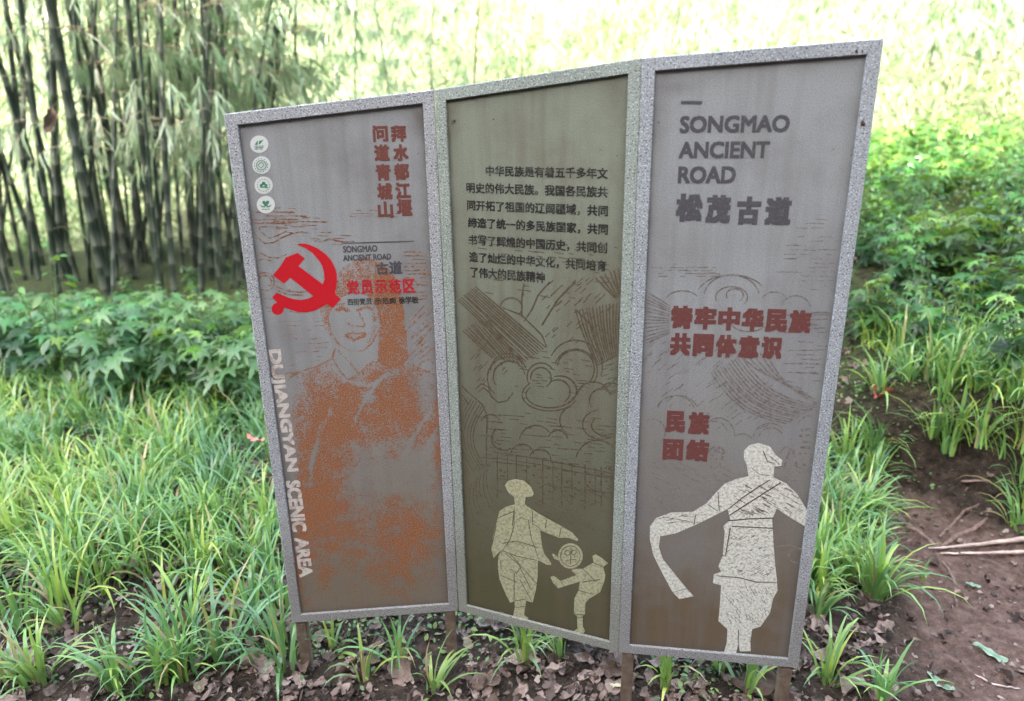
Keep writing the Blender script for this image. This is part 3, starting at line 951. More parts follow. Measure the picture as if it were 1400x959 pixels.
# houses
for x in (680, 706, 742, 768, 800, 822):
    y = 620 + (x - 680) * 0.13
    l2.append(([(x, y), (x, y + 62)], 1.6)); l2.append(([(x + 14, y + 4), (x + 14, y + 58)], 1.2)); l2.append(([(x, y + 12), (x + 20, y + 15)], 1.4)); l2.append(([(x, y + 34), (x + 20, y + 37)], 1.2))
l2.append(([(675, 618), (740, 628), (800, 640), (850, 650)], 1.8)); l2.append(([(675, 626), (740, 636), (800, 648), (850, 658)], 1.2))
for s in dashes(684, 845, 630, 690, 80, 1, 3, 90): l2.append((s, 3.2))
ribbons(P, 'engraved_landscape', [(q, w * 1.25) for q, w in l2], M_LINE2, 0.0003)
k = Zm(610, 620, 3.423)
cap = [(275, 150), (290, 128), (325, 120), (365, 128), (398, 158), (410, 188), (402, 203), (372, 205), (368, 240), (322, 240), (318, 205), (290, 182)]
wom = [(322, 238), (280, 250), (250, 270), (235, 330), (220, 390), (212, 450), (222, 490), (240, 470), (262, 450), (245, 480), (242, 530), (250, 590), (275, 650), (300, 700), (320, 690), (322, 720), (312, 770), (335, 785),
       (380, 785), (385, 770), (365, 755), (370, 720), (375, 690), (405, 698), (420, 640), (428, 580), (430, 500), (470, 520), (492, 522), (490, 510), (460, 470), (450, 440), (440, 360), (530, 395), (570, 395), (615, 410),
       (618, 402), (590, 370), (520, 330), (430, 280), (385, 250), (368, 238)]
chi = [(600, 540), (640, 540), (690, 510), (685, 480), (700, 472), (730, 490), (758, 515), (735, 530), (745, 570), (740, 600), (720, 650), (695, 665), (670, 680), (652, 700), (650, 755), (640, 760), (640, 810), (650, 830),
       (645, 840), (600, 840), (595, 832), (615, 820), (612, 760), (598, 752), (600, 680), (620, 640), (625, 600), (560, 620), (525, 632), (500, 605), (488, 578), (500, 573), (515, 580), (535, 597), (580, 580), (610, 570), (585, 548)]
drum = [(582 + 58 * math.cos(R(t)), 480 + 60 * math.sin(R(t))) for t in range(0, 360, 20)]
polys(P, 'woman_figure_print', [k(cap), k(wom)], M_FIG2, 0.0005, 'pale woman in a headcloth with one arm held out')
polys(P, 'child_figure_print', [k(chi), k(drum), k([(495, 470), (505, 470), (534, 496), (528, 502), (505, 492)])], M_FIG2, 0.0005, 'pale child carrying a round drum')
fl = []
for c in ([(320, 250), (318, 340), (300, 400), (255, 470)], [(330, 310), (355, 300), (385, 312), (400, 400), (430, 480)], [(262, 420), (330, 410), (430, 440)], [(265, 455), (330, 480), (425, 500)], [(280, 470), (340, 520), (400, 640)],
          [(255, 500), (258, 540)], [(300, 470), (380, 560), (425, 610)], [(320, 560), (318, 680)], [(345, 590), (400, 690)], [(255, 570), (330, 600)], [(404, 270), (406, 330), (440, 350)], [(470, 310), (465, 350)], [(540, 345), (530, 390)],
          [(320, 690), (375, 680)], [(325, 720), (370, 715)], [(300, 540), (330, 560), (350, 530)], [(235, 340), (215, 430)], [(245, 300), (320, 270)], [(310, 340), (320, 260)]): fl.append((k(c), 1.3))
for a in (arc(582, 480, 46, 0, 360, 48), arc(568, 465, 12, 0, 360), arc(598, 462, 11, 0, 360)): fl.append((k(a), 1.5))
for c in ([(585, 440), (582, 520)], [(560, 500), (610, 495)], [(640, 540), (700, 600)], [(620, 640), (690, 660)], [(600, 750), (650, 755)], [(610, 770), (645, 768)], [(640, 600), (720, 590)], [(690, 510), (735, 530)], [(540, 600), (550, 620)]): fl.append((k(c), 1.2))
ribbons(P, 'figure_crease_lines', [(q, w * 0.85) for q, w in fl], M_FLINE2, 0.0012)

# ---- right panel
P = PAN[2]
ribbons(P, 'dash_mark', [([(931, 140), (945, 140.2), (960, 140.5)], 3.0)], M_INK, 0.0010)
text(P, 'english_title', [('SONGMAO', (929.5, 168.5), (1079.5, 171.5), 24), ('ANCIENT', (928, 204.5), (1052, 206), 23.5), ('ROAD', (927, 239), (1006, 240), 24)], M_INK, 0.045)
text(P, 'chinese_title', [(c, (a, y), (b, y + 0.8), 39) for c, a, b, y in (('松', 924, 961, 284), ('茂', 965, 999, 286), ('古', 1007, 1040, 288), ('道', 1046, 1082, 288.5))], M_INK, 0.06)
text(P, 'red_slogan', [(c, (917 + 32.4 * i, 434 + 1.2 * i), (917 + 32.4 * i + 30, 434 + 1.2 * i), 32) for i, c in enumerate('铸牢中华民族')] +
     [(c, (916 + 31.2 * i, 471 + 1.2 * i), (916 + 31.2 * i + 28.5, 471 + 1.2 * i), 31) for i, c in enumerate('共同体意识')], M_BRED3, 0.06)
text(P, 'unity_lettering', [('民', (910, 577), (937, 577), 30), ('族', (941, 579), (970, 579), 31), ('团', (906, 615), (934, 615), 29), ('结', (938, 616), (969, 616), 30)], M_BRED3, 0.06)
k = Zm(860, 360, 3.425)
l3 = []
for s in strip(k([(385, 515)])[0], k([(520, 430)])[0], k([(740, 752)])[0], k([(895, 668)])[0], 11, 0.13): l3.append((s, 2.0))
for s in strip(k([(520, 430)])[0], k([(640, 420)])[0], k([(780, 560)])[0], k([(895, 665)])[0], 5, 0.10): l3.append((s, 1.9))
for s in strip(k([(75, 130)])[0], k([(75, 380)])[0], k([(190, 200)])[0], k([(190, 330)])[0], 14, 0.0): l3.append((s, 1.7))
for a in (arc(480, 160, 130, 190, 350, 105), arc(480, 160, 165, 200, 330, 105), arc(480, 160, 75, 160, 400, 50), arc(495, 150, 40, 150, 420, 30), arc(780, 215, 70, 200, 350, 62), arc(250, 180, 80, 200, 330, 50),
          arc(560, 280, 80, 20, 200, 40), arc(900, 270, 90, 200, 300, 40), arc(680, 180, 60, 200, 330, 45), arc(220, 690, 85, 190, 350, 70), arc(225, 700, 100, 200, 340, 80), arc(420, 810, 75, 230, 360, 85), arc(400, 800, 60, 240, 350, 60),
          arc(660, 830, 80, 190, 330, 80), arc(665, 830, 60, 200, 330, 60), arc(840, 770, 90, 190, 300, 85), arc(850, 775, 65, 200, 300, 60), arc(530, 840, 50, 230, 340, 40), arc(110, 790, 60, 240, 420, 60), arc(410, 900, 40, 190, 350)):
    l3.append((k(a), 1.8))
for s in dashes(886, 980, 362, 378, 30, 5, 16, 0, 4): l3.append((s, 0.9))
for s in dashes(1060, 1150, 300, 400, 46, 5, 18, 0, 6): l3.append((s, 0.8))
for s in dashes(1070, 1140, 425, 520, 46, 10, 34, 1, 6): l3.append((s, 1.1))
for s in dashes(880, 1010, 470, 560, 70, 6, 16, -40): l3.append((s, 0.9))
for s in dashes(960, 1050, 520, 590, 40, 8, 18, -35): l3.append((s, 1.0))
for s in dashes(880, 1120, 632, 700, 120, 8, 24, 25, 4): l3.append((s, 0.9))
for s in dashes(1092, 1124, 588, 640, 60, 2, 4, 0, 8): l3.append((s, 3.2))
for s in dashes(970, 990, 612, 640, 26, 2, 5, 20): l3.append((s, 2.6))
l3 += [(arc(1092, 760, 14, 60, 300, 10), 1.6), ([(1066, 620), (1074, 610), (1084, 616), (1090, 640)], 3.0), ([(1080, 612), (1072, 640)], 2.4), ([(1056, 748), (1080, 745), (1096, 752)], 1.4)]
ribbons(P, 'engraved_landscape', [(q, w * 1.1) for q, w in l3], M_LINE3, 0.0003)
k = Zm(850, 560, 2.663)
fig = [(465, 242), (420, 252), (375, 270), (345, 300), (310, 340), (260, 372), (180, 375), (125, 395), (103, 425), (102, 470), (115, 530), (150, 600), (185, 665), (210, 690), (262, 680), (235, 650), (190, 595), (150, 545),
       (135, 500), (140, 462), (200, 450), (280, 415), (350, 380), (385, 362), (395, 400), (370, 425), (375, 445), (368, 530), (352, 570), (362, 590), (335, 600), (332, 632), (362, 640), (358, 700), (352, 770), (385, 800), (382, 850),
       (370, 890), (415, 893), (425, 850), (430, 880), (470, 880), (468, 845), (475, 800), (505, 790), (540, 740), (550, 690), (567, 660), (565, 620), (558, 560), (552, 480), (548, 400), (565, 360), (600, 385), (675, 430), (680, 375),
       (640, 310), (600, 270), (555, 248)]
hd = [(445, 150), (465, 130), (500, 122), (540, 135), (560, 165), (585, 185), (580, 205), (555, 208), (552, 250), (500, 252), (462, 246), (455, 200), (445, 180)]
polys(P, 'dancer_figure_print', [k(hd), k(fig)], M_FIG3, 0.0005, 'large pale dancer seen from behind with a long trailing sleeve')
fl = []
for c, w in (([(388, 362), (440, 320), (500, 280), (540, 255)], 2.2), ([(392, 385), (470, 335), (580, 265)], 2.2), ([(385, 405), (460, 398), (550, 395)], 2.2), ([(400, 425), (470, 428), (550, 432)], 2.0), ([(345, 605), (430, 612), (490, 628), (565, 628)], 2.2),
             ([(395, 430), (378, 530)], 2.0), ([(360, 532), (378, 532)], 1.6), ([(350, 300), (355, 370)], 1.4), ([(312, 345), (350, 370)], 1.2), ([(270, 380), (262, 420)], 1.4), ([(150, 390), (260, 410)], 1.0), ([(425, 800), (424, 850)], 1.6),
             ([(515, 150), (530, 190), (555, 195)], 1.4), ([(540, 170), (575, 200)], 1.2), ([(470, 210), (500, 235), (540, 240)], 1.0), ([(185, 665), (240, 650)], 1.0)): fl.append((k(c), w))
for s in dashes(1000, 1060, 660, 700, 40, 6, 16, 28): fl.append((s, 0.9))
for s in dashes(1065, 1095, 665, 700, 16, 6, 16, 30): fl.append((s, 0.9))
for s in dashes(992, 1055, 725, 790, 60, 3, 8, -30): fl.append((s, 0.9))
for s in dashes(990, 1055, 800, 850, 60, 3, 7, 60): fl.append((s, 0.9))
for s in dashes(900, 960, 700, 722, 16, 5, 12, -10): fl.append((s, 0.9))
fl = [(p, w * 0.8) for p, w in fl if all(in_poly(np.array([q[0]]), np.array([q[1]]), k(fig))[0] or in_poly(np.array([q[0]]), np.array([q[1]]), k(hd))[0] for q in p) or w > 0.95]
ribbons(P, 'figure_crease_lines', fl, M_FLINE3, 0.0012)


def blob_mesh(g, c, r, seed, squash=(1, 1, 0.6)):
    rr = np.random.default_rng(seed)
    n, k = 6, 9
    v, f = [], []
    for i in range(n + 1):
        th = math.pi * i / n
        for j in range(k):
            ph = 2 * math.pi * j / k
            q = r * (0.75 + 0.5 * rr.random())
            v.append((c[0] + q * squash[0] * math.sin(th) * math.cos(ph), c[1] + q * squash[1] * math.sin(th) * math.sin(ph), c[2] + q * squash[2] * math.cos(th)))
    for i in range(n):
        for j in range(k): f.append((i * k + j, (i + 1) * k + j, (i + 1) * k + (j + 1) % k, i * k + (j + 1) % k))
    g.add(v, f)


M_MUD = bark_mat('dried mud crumbs', (0.05, 0.035, 0.025), (0.12, 0.08, 0.055), 200)
for pi, px_, py_, r_ in ((2, 1163, 72, 0.004), (2, 1170, 71, 0.005), (2, 1178, 71, 0.005), (2, 1184, 72, 0.004), (2, 1178, 169, 0.007), (2, 1168, 355, 0.005), (1, 645, 132, 0.004), (0, 362, 161, 0.003), (0, 385, 156, 0.003), (2, 969, 85, 0.003), (2, 1128, 75, 0.003), (1, 621, 165, 0.003)):
    g = G()
    u = PAN[pi].uv(px_, py_)
    blob_mesh(g, (u[0], u[1], -INS + 0.003), r_, int(px_), (1, 1.3, 1))
    g.obj('mud_crumb', M_MUD, PAN[pi].ob)

# ------------------------------------------------------------------ leaf templates
def grid_strip(prof, droop, segs_w=1):
    """prof: list of (t, half width); quad strip with a centre fold along +Y, tip drooping in -z"""
    v, f = [], []
    for t, w in prof:
        z = droop(t)
        v += [(-w, t, z + 0.25 * w), (0, t, z), (w, t, z + 0.25 * w)]
    n = len(prof)
    for i in range(n - 1):
        f += [(i * 3, i * 3 + 1, i * 3 + 4, i * 3 + 3), (i * 3 + 1, i * 3 + 2, i * 3 + 5, i * 3 + 4)]
    return np.array(v), np.array(f)


BAM_V, BAM_F = grid_strip([(0, 0.005), (0.2, 0.055), (0.5, 0.05), (0.8, 0.022), (1, 0.002)], lambda t: -0.18 * t * t)
OVA_V, OVA_F = grid_strip([(0, 0.01), (0.18, 0.2), (0.45, 0.29), (0.75, 0.19), (1, 0.01)], lambda t: -0.15 * t * t)


def lobed(nl=7, jag=0.3, seed=0):
    r = np.random.default_rng(seed)
    pts = []
    span = R(280)
    for i in range(nl):
        a = -span / 2 + span * i / (nl - 1)
        ln = (0.55 + 0.45 * math.cos(a * 0.62)) * (0.92 + 0.16 * r.random())
        for da, q in ((-0.155, 0.50), (-0.12, 0.68), (-0.085, 0.70), (-0.06, 0.86), (0, 1.0), (0.06, 0.84), (0.09, 0.70), (0.125, 0.66), (0.16, 0.48)):
            aa = a + da * 1.35 * span / 4.9
            pts.append((ln * q * math.sin(aa), ln * q * math.cos(aa)))
    v = [(0, 0, 0.0)]
    for x, y in pts:
        rr2 = math.hypot(x, y)
        v.append((x * 0.5, y * 0.5, -0.06 * (rr2 * 0.5) ** 2 * 4 + 0.03))
    for x, y in pts:
        rr2 = math.hypot(x, y)
        v.append((x, y, -0.28 * rr2 * rr2))
    n = len(pts)
    f4, f3 = [], []
    for i in range(n):
        j = (i + 1) % n
        if i == n - 1: continue
        f3.append((0, 1 + j, 1 + i)); f4.append((1 + i, 1 + j, 1 + n + j, 1 + n + i))
    # all quads (degenerate-free): store tris separately
    return np.array(v), np.array(f3), np.array(f4)


SHARD_V = np.array([(-0.22, 0.02, 0.03), (0.12, 0, 0), (0.34, 0.25, 0.05), (-0.3, 0.42, 0.0), (0.05, 0.5, -0.04), (0.27, 0.62, 0.02), (-0.1, 0.83, 0.04), (0.13, 1.0, 0.02)])
SHARD_F = np.array([(0, 1, 4, 3), (1, 2, 5, 4), (3, 4, 7, 6), (4, 5, 7, 7)])[:3]
LOB = [lobed(7, seed=1), lobed(5, seed=2)]


def leafset(g, kind, M, T, a):
    if kind == 'lobed':
        v, f3, f4 = LOB[0]
        g.inst(v, f3, M, T, a); g.n -= 0
        # reuse the same vertices for the quads
        m, n = len(T), len(v)
        base = g.n - m * n
        f = (f4[None] + (np.arange(m) * n)[:, None, None]).reshape(-1, 4) + base
        g.f.append((f, 0))
    elif kind == 'shard': g.inst(SHARD_V, SHARD_F, M, T, a)
    elif kind == 'ovate': g.inst(OVA_V, OVA_F, M, T, a)
    else: g.inst(BAM_V, BAM_F, M, T, a)


# ------------------------------------------------------------------ bamboo clump
def culm_points(h, lean, arch, seed):
    r = np.random.default_rng(seed)
    t = np.linspace(0, 1, 26)
    x = lean * h * t + arch * h * t ** 3
    y = 0.015 * h * np.sin(2.5 * t + r.random() * 6)
    return np.stack([x, y, h * t], 1)


def make_culm(h, rad, lean, arch, seed, leafy, mat_c, mat_l, lmin=0.3, lscale=0.22, twig=True):
    r = np.random.default_rng(seed)
    root = empty('bamboo_culm')
    g = G()
    P0 = culm_points(h, lean, arch, seed)
    t = np.linspace(0, 1, len(P0))
    seg = (0.26, 0.33, 0.29, 0.38, 0.31, 0.24)[seed % 6]
    zz = np.cumsum(np.r_[0.05 + 0.2 * r.random(), seg * (0.75 + 0.5 * np.linspace(0, 1, int(h / seg) - 3) + 0.12 * r.random(int(h / seg) - 3))])
    zz = zz[zz < h - 0.2]
    hs_, rs_, as_ = [], [], []
    for z in zz:
        for dz, k, a in ((0.0, 1.0, 0.15), (0.012, 1.13, 1.0), (0.03, 1.0, 0.7), (0.15, 0.97, 0.0)):
            hs_.append(z + dz); rs_.append(k); as_.append(a)
    hs_ = np.array(hs_); rs_ = np.array(rs_); as_ = np.array(as_)
    pts = np.stack([np.interp(hs_ / h, t, P0[:, i]) for i in range(3)], 1)
    rr = rad * (1 - 0.75 * (hs_ / h) ** 1.4) * rs_
    tube(g, pts, rr, 9, as_)
    g.obj('culm', mat_c, root)
    g2, gl = G(), G()
    MM, TT, AA = [], [], []
    nodes = [z for z in zz if z > lmin]
    for _ in range(leafy):
        z = r.choice(nodes)
        b = np.array([np.interp(z / h, t, P0[:, i]) for i in range(3)])
        az = r.random() * 6.283
        ln = r.uniform(0.25, 0.95)
        dr = r.uniform(0.1, 0.5)
        tt = np.linspace(0, 1, 6)
        br = b + np.stack([np.cos(az) * ln * tt, np.sin(az) * ln * tt, 0.35 * ln * tt - (0.35 + dr) * ln * tt ** 2], 1)
        if twig: tube(g2, br, np.linspace(0.005, 0.0015, 6), 4, 0.5, False)
        nl = r.integers(6, 13)
        q = r.uniform(0.35, 1.0, nl)
        pos = np.stack([np.interp(q, tt, br[:, i]) for i in range(3)], 1) + r.normal(0, 0.012, (nl, 3))
        yaw = az - math.pi / 2 + r.normal(0, 0.8, nl)
        pit = -r.uniform(0.35, 1.25, nl)
        MM.append(rots(yaw, pit, r.normal(0, 0.5, nl), lscale * r.uniform(0.65, 1.2, nl)))
        TT.append(pos); AA.append(np.clip(r.normal(0.5, 0.25, nl) + r.normal(0, 0.15), 0, 1))
    if MM:
        leafset(gl, 'bam', np.concatenate(MM), np.concatenate(TT), np.concatenate(AA))
        gl.obj('foliage', mat_l, root)
        if twig: g2.obj('twigs', M_TWIG, root)
    return root


culm_kinds = []
ARCH = [make_culm(5.6, 0.018, 0.16, 0.34, 61, 95, M_CULM, M_BAMLEAF, 1.3, 0.20), make_culm(5.2, 0.016, 0.10, 0.45, 62, 85, M_CULM, M_BAMLEAF, 1.2, 0.20)]
for s, (h, rad, lean, arch, leafy) in enumerate(((7.0, 0.038, 0.02, 0.05, 7), (7.5, 0.034, 0.10, 0.10, 30), (6.5, 0.029, 0.16, 0.16, 36), (7.0, 0.038, -0.05, 0.03, 6), (6.2, 0.024, 0.24, 0.16, 46), (7.2, 0.031, 0.05, 0.12, 4))):
    culm_kinds.append(make_culm(h, rad, lean, arch, 40 + s, leafy, M_CULM, M_BAMLEAF, 1.45 if s in (1, 2, 4) else 0.3))
gB = 'bamboo culms of the clump on the left'
kind_lab = ['thick upright dark green bamboo culm in the clump behind the broad-leaved weeds', 'dark bamboo culm leaning slightly right in the clump behind the weeds', 'slim bamboo culm slanting right with pale drooping leaves in the clump',
            'dark bamboo culm leaning slightly left in the clump behind the weeds', 'thinnest bamboo culm of the clump slanting strongly right under hanging leaves', 'mid-thick nearly leafless bamboo culm standing in the clump behind the weeds']
used = [False] * 6
# (photo x where the culm passes the weed tops, distance, kind, yaw)
spots = []
rB = np.random.default_rng(77)
for px_, kd in ((-40, 0), (-18, 3), (2, 0), (14, 0), (26, 3), (38, 0), (48, 5), (58, 0), (70, 3), (78, 5), (92, 0), (100, 0), (108, 5), (118, 3), (128, 5), (138, 1), (150, 0), (158, 0), (166, 1), (174, 1), (182, 5), (192, 1), (204, 5), (214, 1), (222, 0),
                (232, 1), (243, 2), (252, 1), (260, 2), (266, 1), (272, 2), (281, 1), (288, 4), (294, 1), (302, 2), (308, 1), (318, 4), (10, 5), (64, 5), (146, 5), (178, 2), (228, 4), (262, 4), (300, 4), (330, 4), (-60, 1), (-80, 0), (345, 4), (212, 4)):
    dist = 6.4 + 2.0 * rB.random()
    d = ray(px_ + rB.normal(0, 3), 378)
    x = d[0] / d[1] * dist
    spots.append((x, dist, kd, rB.normal(0, 0.6), 0.52 + 0.45 * rB.random()))
    if rB.random() < 0.75: spots.append((x + rB.normal(0, 0.12), dist + rB.uniform(-0.3, 0.8), int(rB.choice([1, 2, 2, 5, 4])), rB.normal(0, 0.9), 0.5 + 0.4 * rB.random()))
for x, y, kd, rz, sc in spots:
    o = culm_kinds[kd] if not used[kd] else copy_tree(culm_kinds[kd])
    used[kd] = True
    o.location = (x, y, float(terrain(x, y)) - 0.05 - 0.45 * rB.random())
    o.rotation_euler = (rB.normal(0, 0.05), rB.normal(0, 0.06), rz)
    o.scale = (sc, sc, 1)
    tag(o, kind_lab[kd], 'bamboo', gB)

for i, (px_, dist) in enumerate(((345, 7.6), (372, 8.4), (405, 8.6), (330, 9.2))):
    o = ARCH[i % 2] if i < 2 else copy_tree(ARCH[i % 2])
    d = ray(px_, 300)
    o.location = (d[0] / d[1] * dist, dist, float(terrain(d[0] / d[1] * dist, dist)) - 0.05)
    o.rotation_euler = (0, 0, (0.3, -0.4, -0.9, 0.1, 0.6, -0.2)[i])
    tag(o, 'thin leafy bamboo culm arching to the right behind the left panel', 'bamboo', 'arching leafy bamboos behind the left panel')

# slim sunlit culms on the hillside behind the right part of the board
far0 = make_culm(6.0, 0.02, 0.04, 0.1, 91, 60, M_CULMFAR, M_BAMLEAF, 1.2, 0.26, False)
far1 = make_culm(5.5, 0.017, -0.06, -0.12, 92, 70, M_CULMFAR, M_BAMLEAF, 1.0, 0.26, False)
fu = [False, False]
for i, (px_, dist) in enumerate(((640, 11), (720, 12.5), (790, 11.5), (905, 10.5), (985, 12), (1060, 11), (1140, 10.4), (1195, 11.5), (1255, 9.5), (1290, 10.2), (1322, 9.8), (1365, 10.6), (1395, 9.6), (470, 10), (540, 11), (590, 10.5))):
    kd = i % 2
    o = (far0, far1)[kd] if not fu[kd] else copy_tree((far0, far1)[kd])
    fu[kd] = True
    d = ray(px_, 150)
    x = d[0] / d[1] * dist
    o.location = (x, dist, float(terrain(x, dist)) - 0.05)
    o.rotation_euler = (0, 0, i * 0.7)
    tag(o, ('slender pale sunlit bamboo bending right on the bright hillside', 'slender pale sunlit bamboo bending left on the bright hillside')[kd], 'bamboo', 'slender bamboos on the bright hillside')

# far bamboo foliage as one mass
g = G()
rF = np.random.default_rng(5)
NC = 13500
cy = 8.9 + 27 * rF.random(NC) ** 1.3
cx = (rF.random(NC) * 2 - 1) * (5 + cy * 0.95)
gp = 1 - 0.75 * np.exp(-((cx / cy - 0.10) / 0.17) ** 2)
cz = terrain(cx, cy) + rF.random(NC) ** 1.3 * (0.5 + 1.4 * sst(cy, 9.2, 12) + 3.4 * gp * sst(cy, 12, 20)) + 0.1
gap = 0.5 + 0.5 * np.sin(cx * 0.55 + 1.0) * np.cos(cz * 0.8 + cy * 0.3)
keep = rF.random(NC) < 0.45 + 0.55 * gap
cx, cy, cz = cx[keep], cy[keep], cz[keep]
per = 16
T = np.repeat(np.stack([cx, cy, cz], 1), per, 0) + rF.normal(0, 1, (len(cx) * per, 3)) * np.array([0.32, 0.32, 0.22])
n = len(T)
tone = np.repeat(np.clip(0.48 + 0.75 * smooth_noise(cx, cz + 0.4 * cy, 1.1, 4) + rF.normal(0, 0.22, len(cx)), 0, 1), per)
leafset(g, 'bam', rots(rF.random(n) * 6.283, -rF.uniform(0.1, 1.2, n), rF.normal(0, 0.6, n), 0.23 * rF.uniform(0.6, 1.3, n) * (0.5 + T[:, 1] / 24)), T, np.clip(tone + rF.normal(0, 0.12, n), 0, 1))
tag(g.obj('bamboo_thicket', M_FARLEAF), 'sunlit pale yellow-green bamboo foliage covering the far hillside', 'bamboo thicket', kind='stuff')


# ------------------------------------------------------------------ weeds
def make_weed(h, nleaf, lsize, seed, m_leaf, lean=0.15, kind='lobed'):
    r = np.random.default_rng(seed)
    root = empty('leafy_weed')
    gs = G(); gl = G()
    MM, TT, AA = [], [], []
    ns = 3
    for s in range(ns):
        az = r.random() * 6.283
        hh = h * r.uniform(0.75, 1.05)
        ll = lean * r.uniform(0.5, 2.0)
        t = np.linspace(0, 1, 6)
        st = np.stack([np.cos(az) * ll * hh * t ** 1.4 + 0.03 * np.cos(az), np.sin(az) * ll * hh * t ** 1.4 + 0.03 * np.sin(az), hh * t], 1)
        tube(gs, st, np.linspace(0.006, 0.0022, 6), 5, 0.5)
        k = nleaf // ns
        q = np.linspace(0.18, 1.0, k)
        la = np.arange(k) * 2.4 + r.random() * 6 + r.normal(0, 0.3, k)
        base = np.stack([np.interp(q, t, st[:, i]) for i in range(3)], 1)
        sz = lsize * (1.15 - 0.6 * q ** 2.5) * r.uniform(0.75, 1.2, k)
        pl = sz * r.uniform(0.5, 1.0, k)
        tip = base + np.stack([np.cos(la) * pl, np.sin(la) * pl, 0.35 * pl], 1)
        for i in range(k): tube(gs, np.stack([base[i], (base[i] + tip[i]) / 2 + np.array([0, 0, 0.01]), tip[i]]), [0.0022, 0.0018, 0.0012], 4, 0.5, False)
        MM.append(rots(la - math.pi / 2, r.normal(-0.25, 0.28, k), r.normal(0, 0.3, k), sz))
        TT.append(tip)
        AA.append(np.clip(0.15 + 0.6 * q ** 1.5 + r.normal(0, 0.16, k), 0, 1))  # darker leaves low on the stem: shade under the overhang put into colour
    gs.obj('stem', M_STEM, root)
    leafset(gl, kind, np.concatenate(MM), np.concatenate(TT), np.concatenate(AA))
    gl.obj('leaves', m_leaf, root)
    return root


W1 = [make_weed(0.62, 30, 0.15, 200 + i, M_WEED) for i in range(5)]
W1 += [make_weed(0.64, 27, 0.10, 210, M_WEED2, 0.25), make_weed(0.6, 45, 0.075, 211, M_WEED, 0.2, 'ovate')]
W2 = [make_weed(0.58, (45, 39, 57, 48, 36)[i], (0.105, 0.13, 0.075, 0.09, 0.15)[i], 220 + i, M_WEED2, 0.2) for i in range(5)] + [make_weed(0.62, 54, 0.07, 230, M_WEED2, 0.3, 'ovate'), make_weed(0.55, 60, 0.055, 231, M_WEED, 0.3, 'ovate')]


def scatter(protos, places, label, cat, group, seed):
    r = np.random.default_rng(seed)
    done = [False] * len(protos)
    out = []
    for i, (x, y, s) in enumerate(places):
        kd = i % len(protos) if i < len(protos) else int(r.integers(len(protos)))
        o = protos[kd] if not done[kd] else copy_tree(protos[kd])
        done[kd] = True
        o.location = (x, y, float(terrain(x, y)) - 0.01)
        o.rotation_euler = (r.normal(0, 0.06), r.normal(0, 0.06), r.random() * 6.283)
        o.scale = (s, s, s * r.uniform(0.9, 1.1))
        tag(o, label[kd], cat, group)
        out.append(o)
    return out


rW = np.random.default_rng(8)
pl = []
for y in np.arange(4.05, 5.6, 0.24):
    for x in np.arange(-4.2, -1.0, 0.28):
        xx, yy = x + rW.normal(0, 0.07), y + rW.normal(0, 0.07) - 0.12 * (x + 2)
        pl.append((xx, yy, (1.665 - 0.232 * yy) / 0.70 * (0.82 + 0.2 * rW.random())))
for y in np.arange(5.8, 9.0, 0.75):
    for x in np.arange(-0.8 * y, -0.36 * y, 0.62):
        pl.append((x + rW.normal(0, 0.12), y + rW.normal(0, 0.12), max(0.3, (1.665 - 0.235 * y) / 0.70)))
scatter(W1, pl, ['green weed with star-shaped lobed leaves in the thicket below the bamboo'] * 5 + ['yellowish green small-lobed weed mixed into the thicket below the bamboo', 'small oval-leaved green weed mixed into the thicket below the bamboo'], 'weed', 'weeds of the thicket below the bamboo', 21)
pl = []
for y in np.arange(3.1, 8.4, 0.33):
    for x in np.arange(1.3, 5.4, 0.33):
        if x < 1.25 + 0.3 * (y - 3.4) or x > 0.85 * y: continue
        if y < bank_y(min(x, 3.2)) + (0.8 if x > 2.3 else 0.42): continue
        pl.append((x + rW.normal(0, 0.08), y + rW.normal(0, 0.08), 0.6 + 0.35 * rW.random() + 0.05 * (x - 2.5)))
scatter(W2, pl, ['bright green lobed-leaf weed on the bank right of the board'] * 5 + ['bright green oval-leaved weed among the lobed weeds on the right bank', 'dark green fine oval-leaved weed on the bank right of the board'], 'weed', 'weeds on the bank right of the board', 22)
# taller plant standing out at the far left
tall = make_weed(0.95, 24, 0.095, 260, M_WEED2, 0.1, 'ovate')
d = ray(55, 400)
tall.location = (d[0] / d[1] * 4.3, 4.3, float(terrain(d[0] / d[1] * 4.3, 4.3)))
tag(tall, 'tall light green plant with oval leaves rising above the weeds at far left', 'weed')

# ------------------------------------------------------------------ grass
def blade_template(curv, w=0.0155, n=6):
    v, f = [], []
    ang = R(86)
    x = z = 0.0
    for i in range(n + 1):
        t = i / n
        ww = w * (1 - t ** 2.2) * (0.6 + 0.4 * min(1, t * 5)) + 0.0004
        v += [(-ww / 2, x, z), (0, x, z - 0.0012), (ww / 2, x, z)]
        st = 1.0 / n
        x += st * math.cos(ang); z += st * math.sin(ang)
        ang -= curv / n * (0.4 + 1.2 * t)
    for i in range(n): f += [(i * 3, i * 3 + 1, i * 3 + 4, i * 3 + 3), (i * 3 + 1, i * 3 + 2, i * 3 + 5, i * 3 + 4)]
    return np.array(v), np.array(f)


BLADES = []
for c in (R(60), R(100), R(140), R(175)):
    v, f = blade_template(c)
    BLADES.append((v, f))


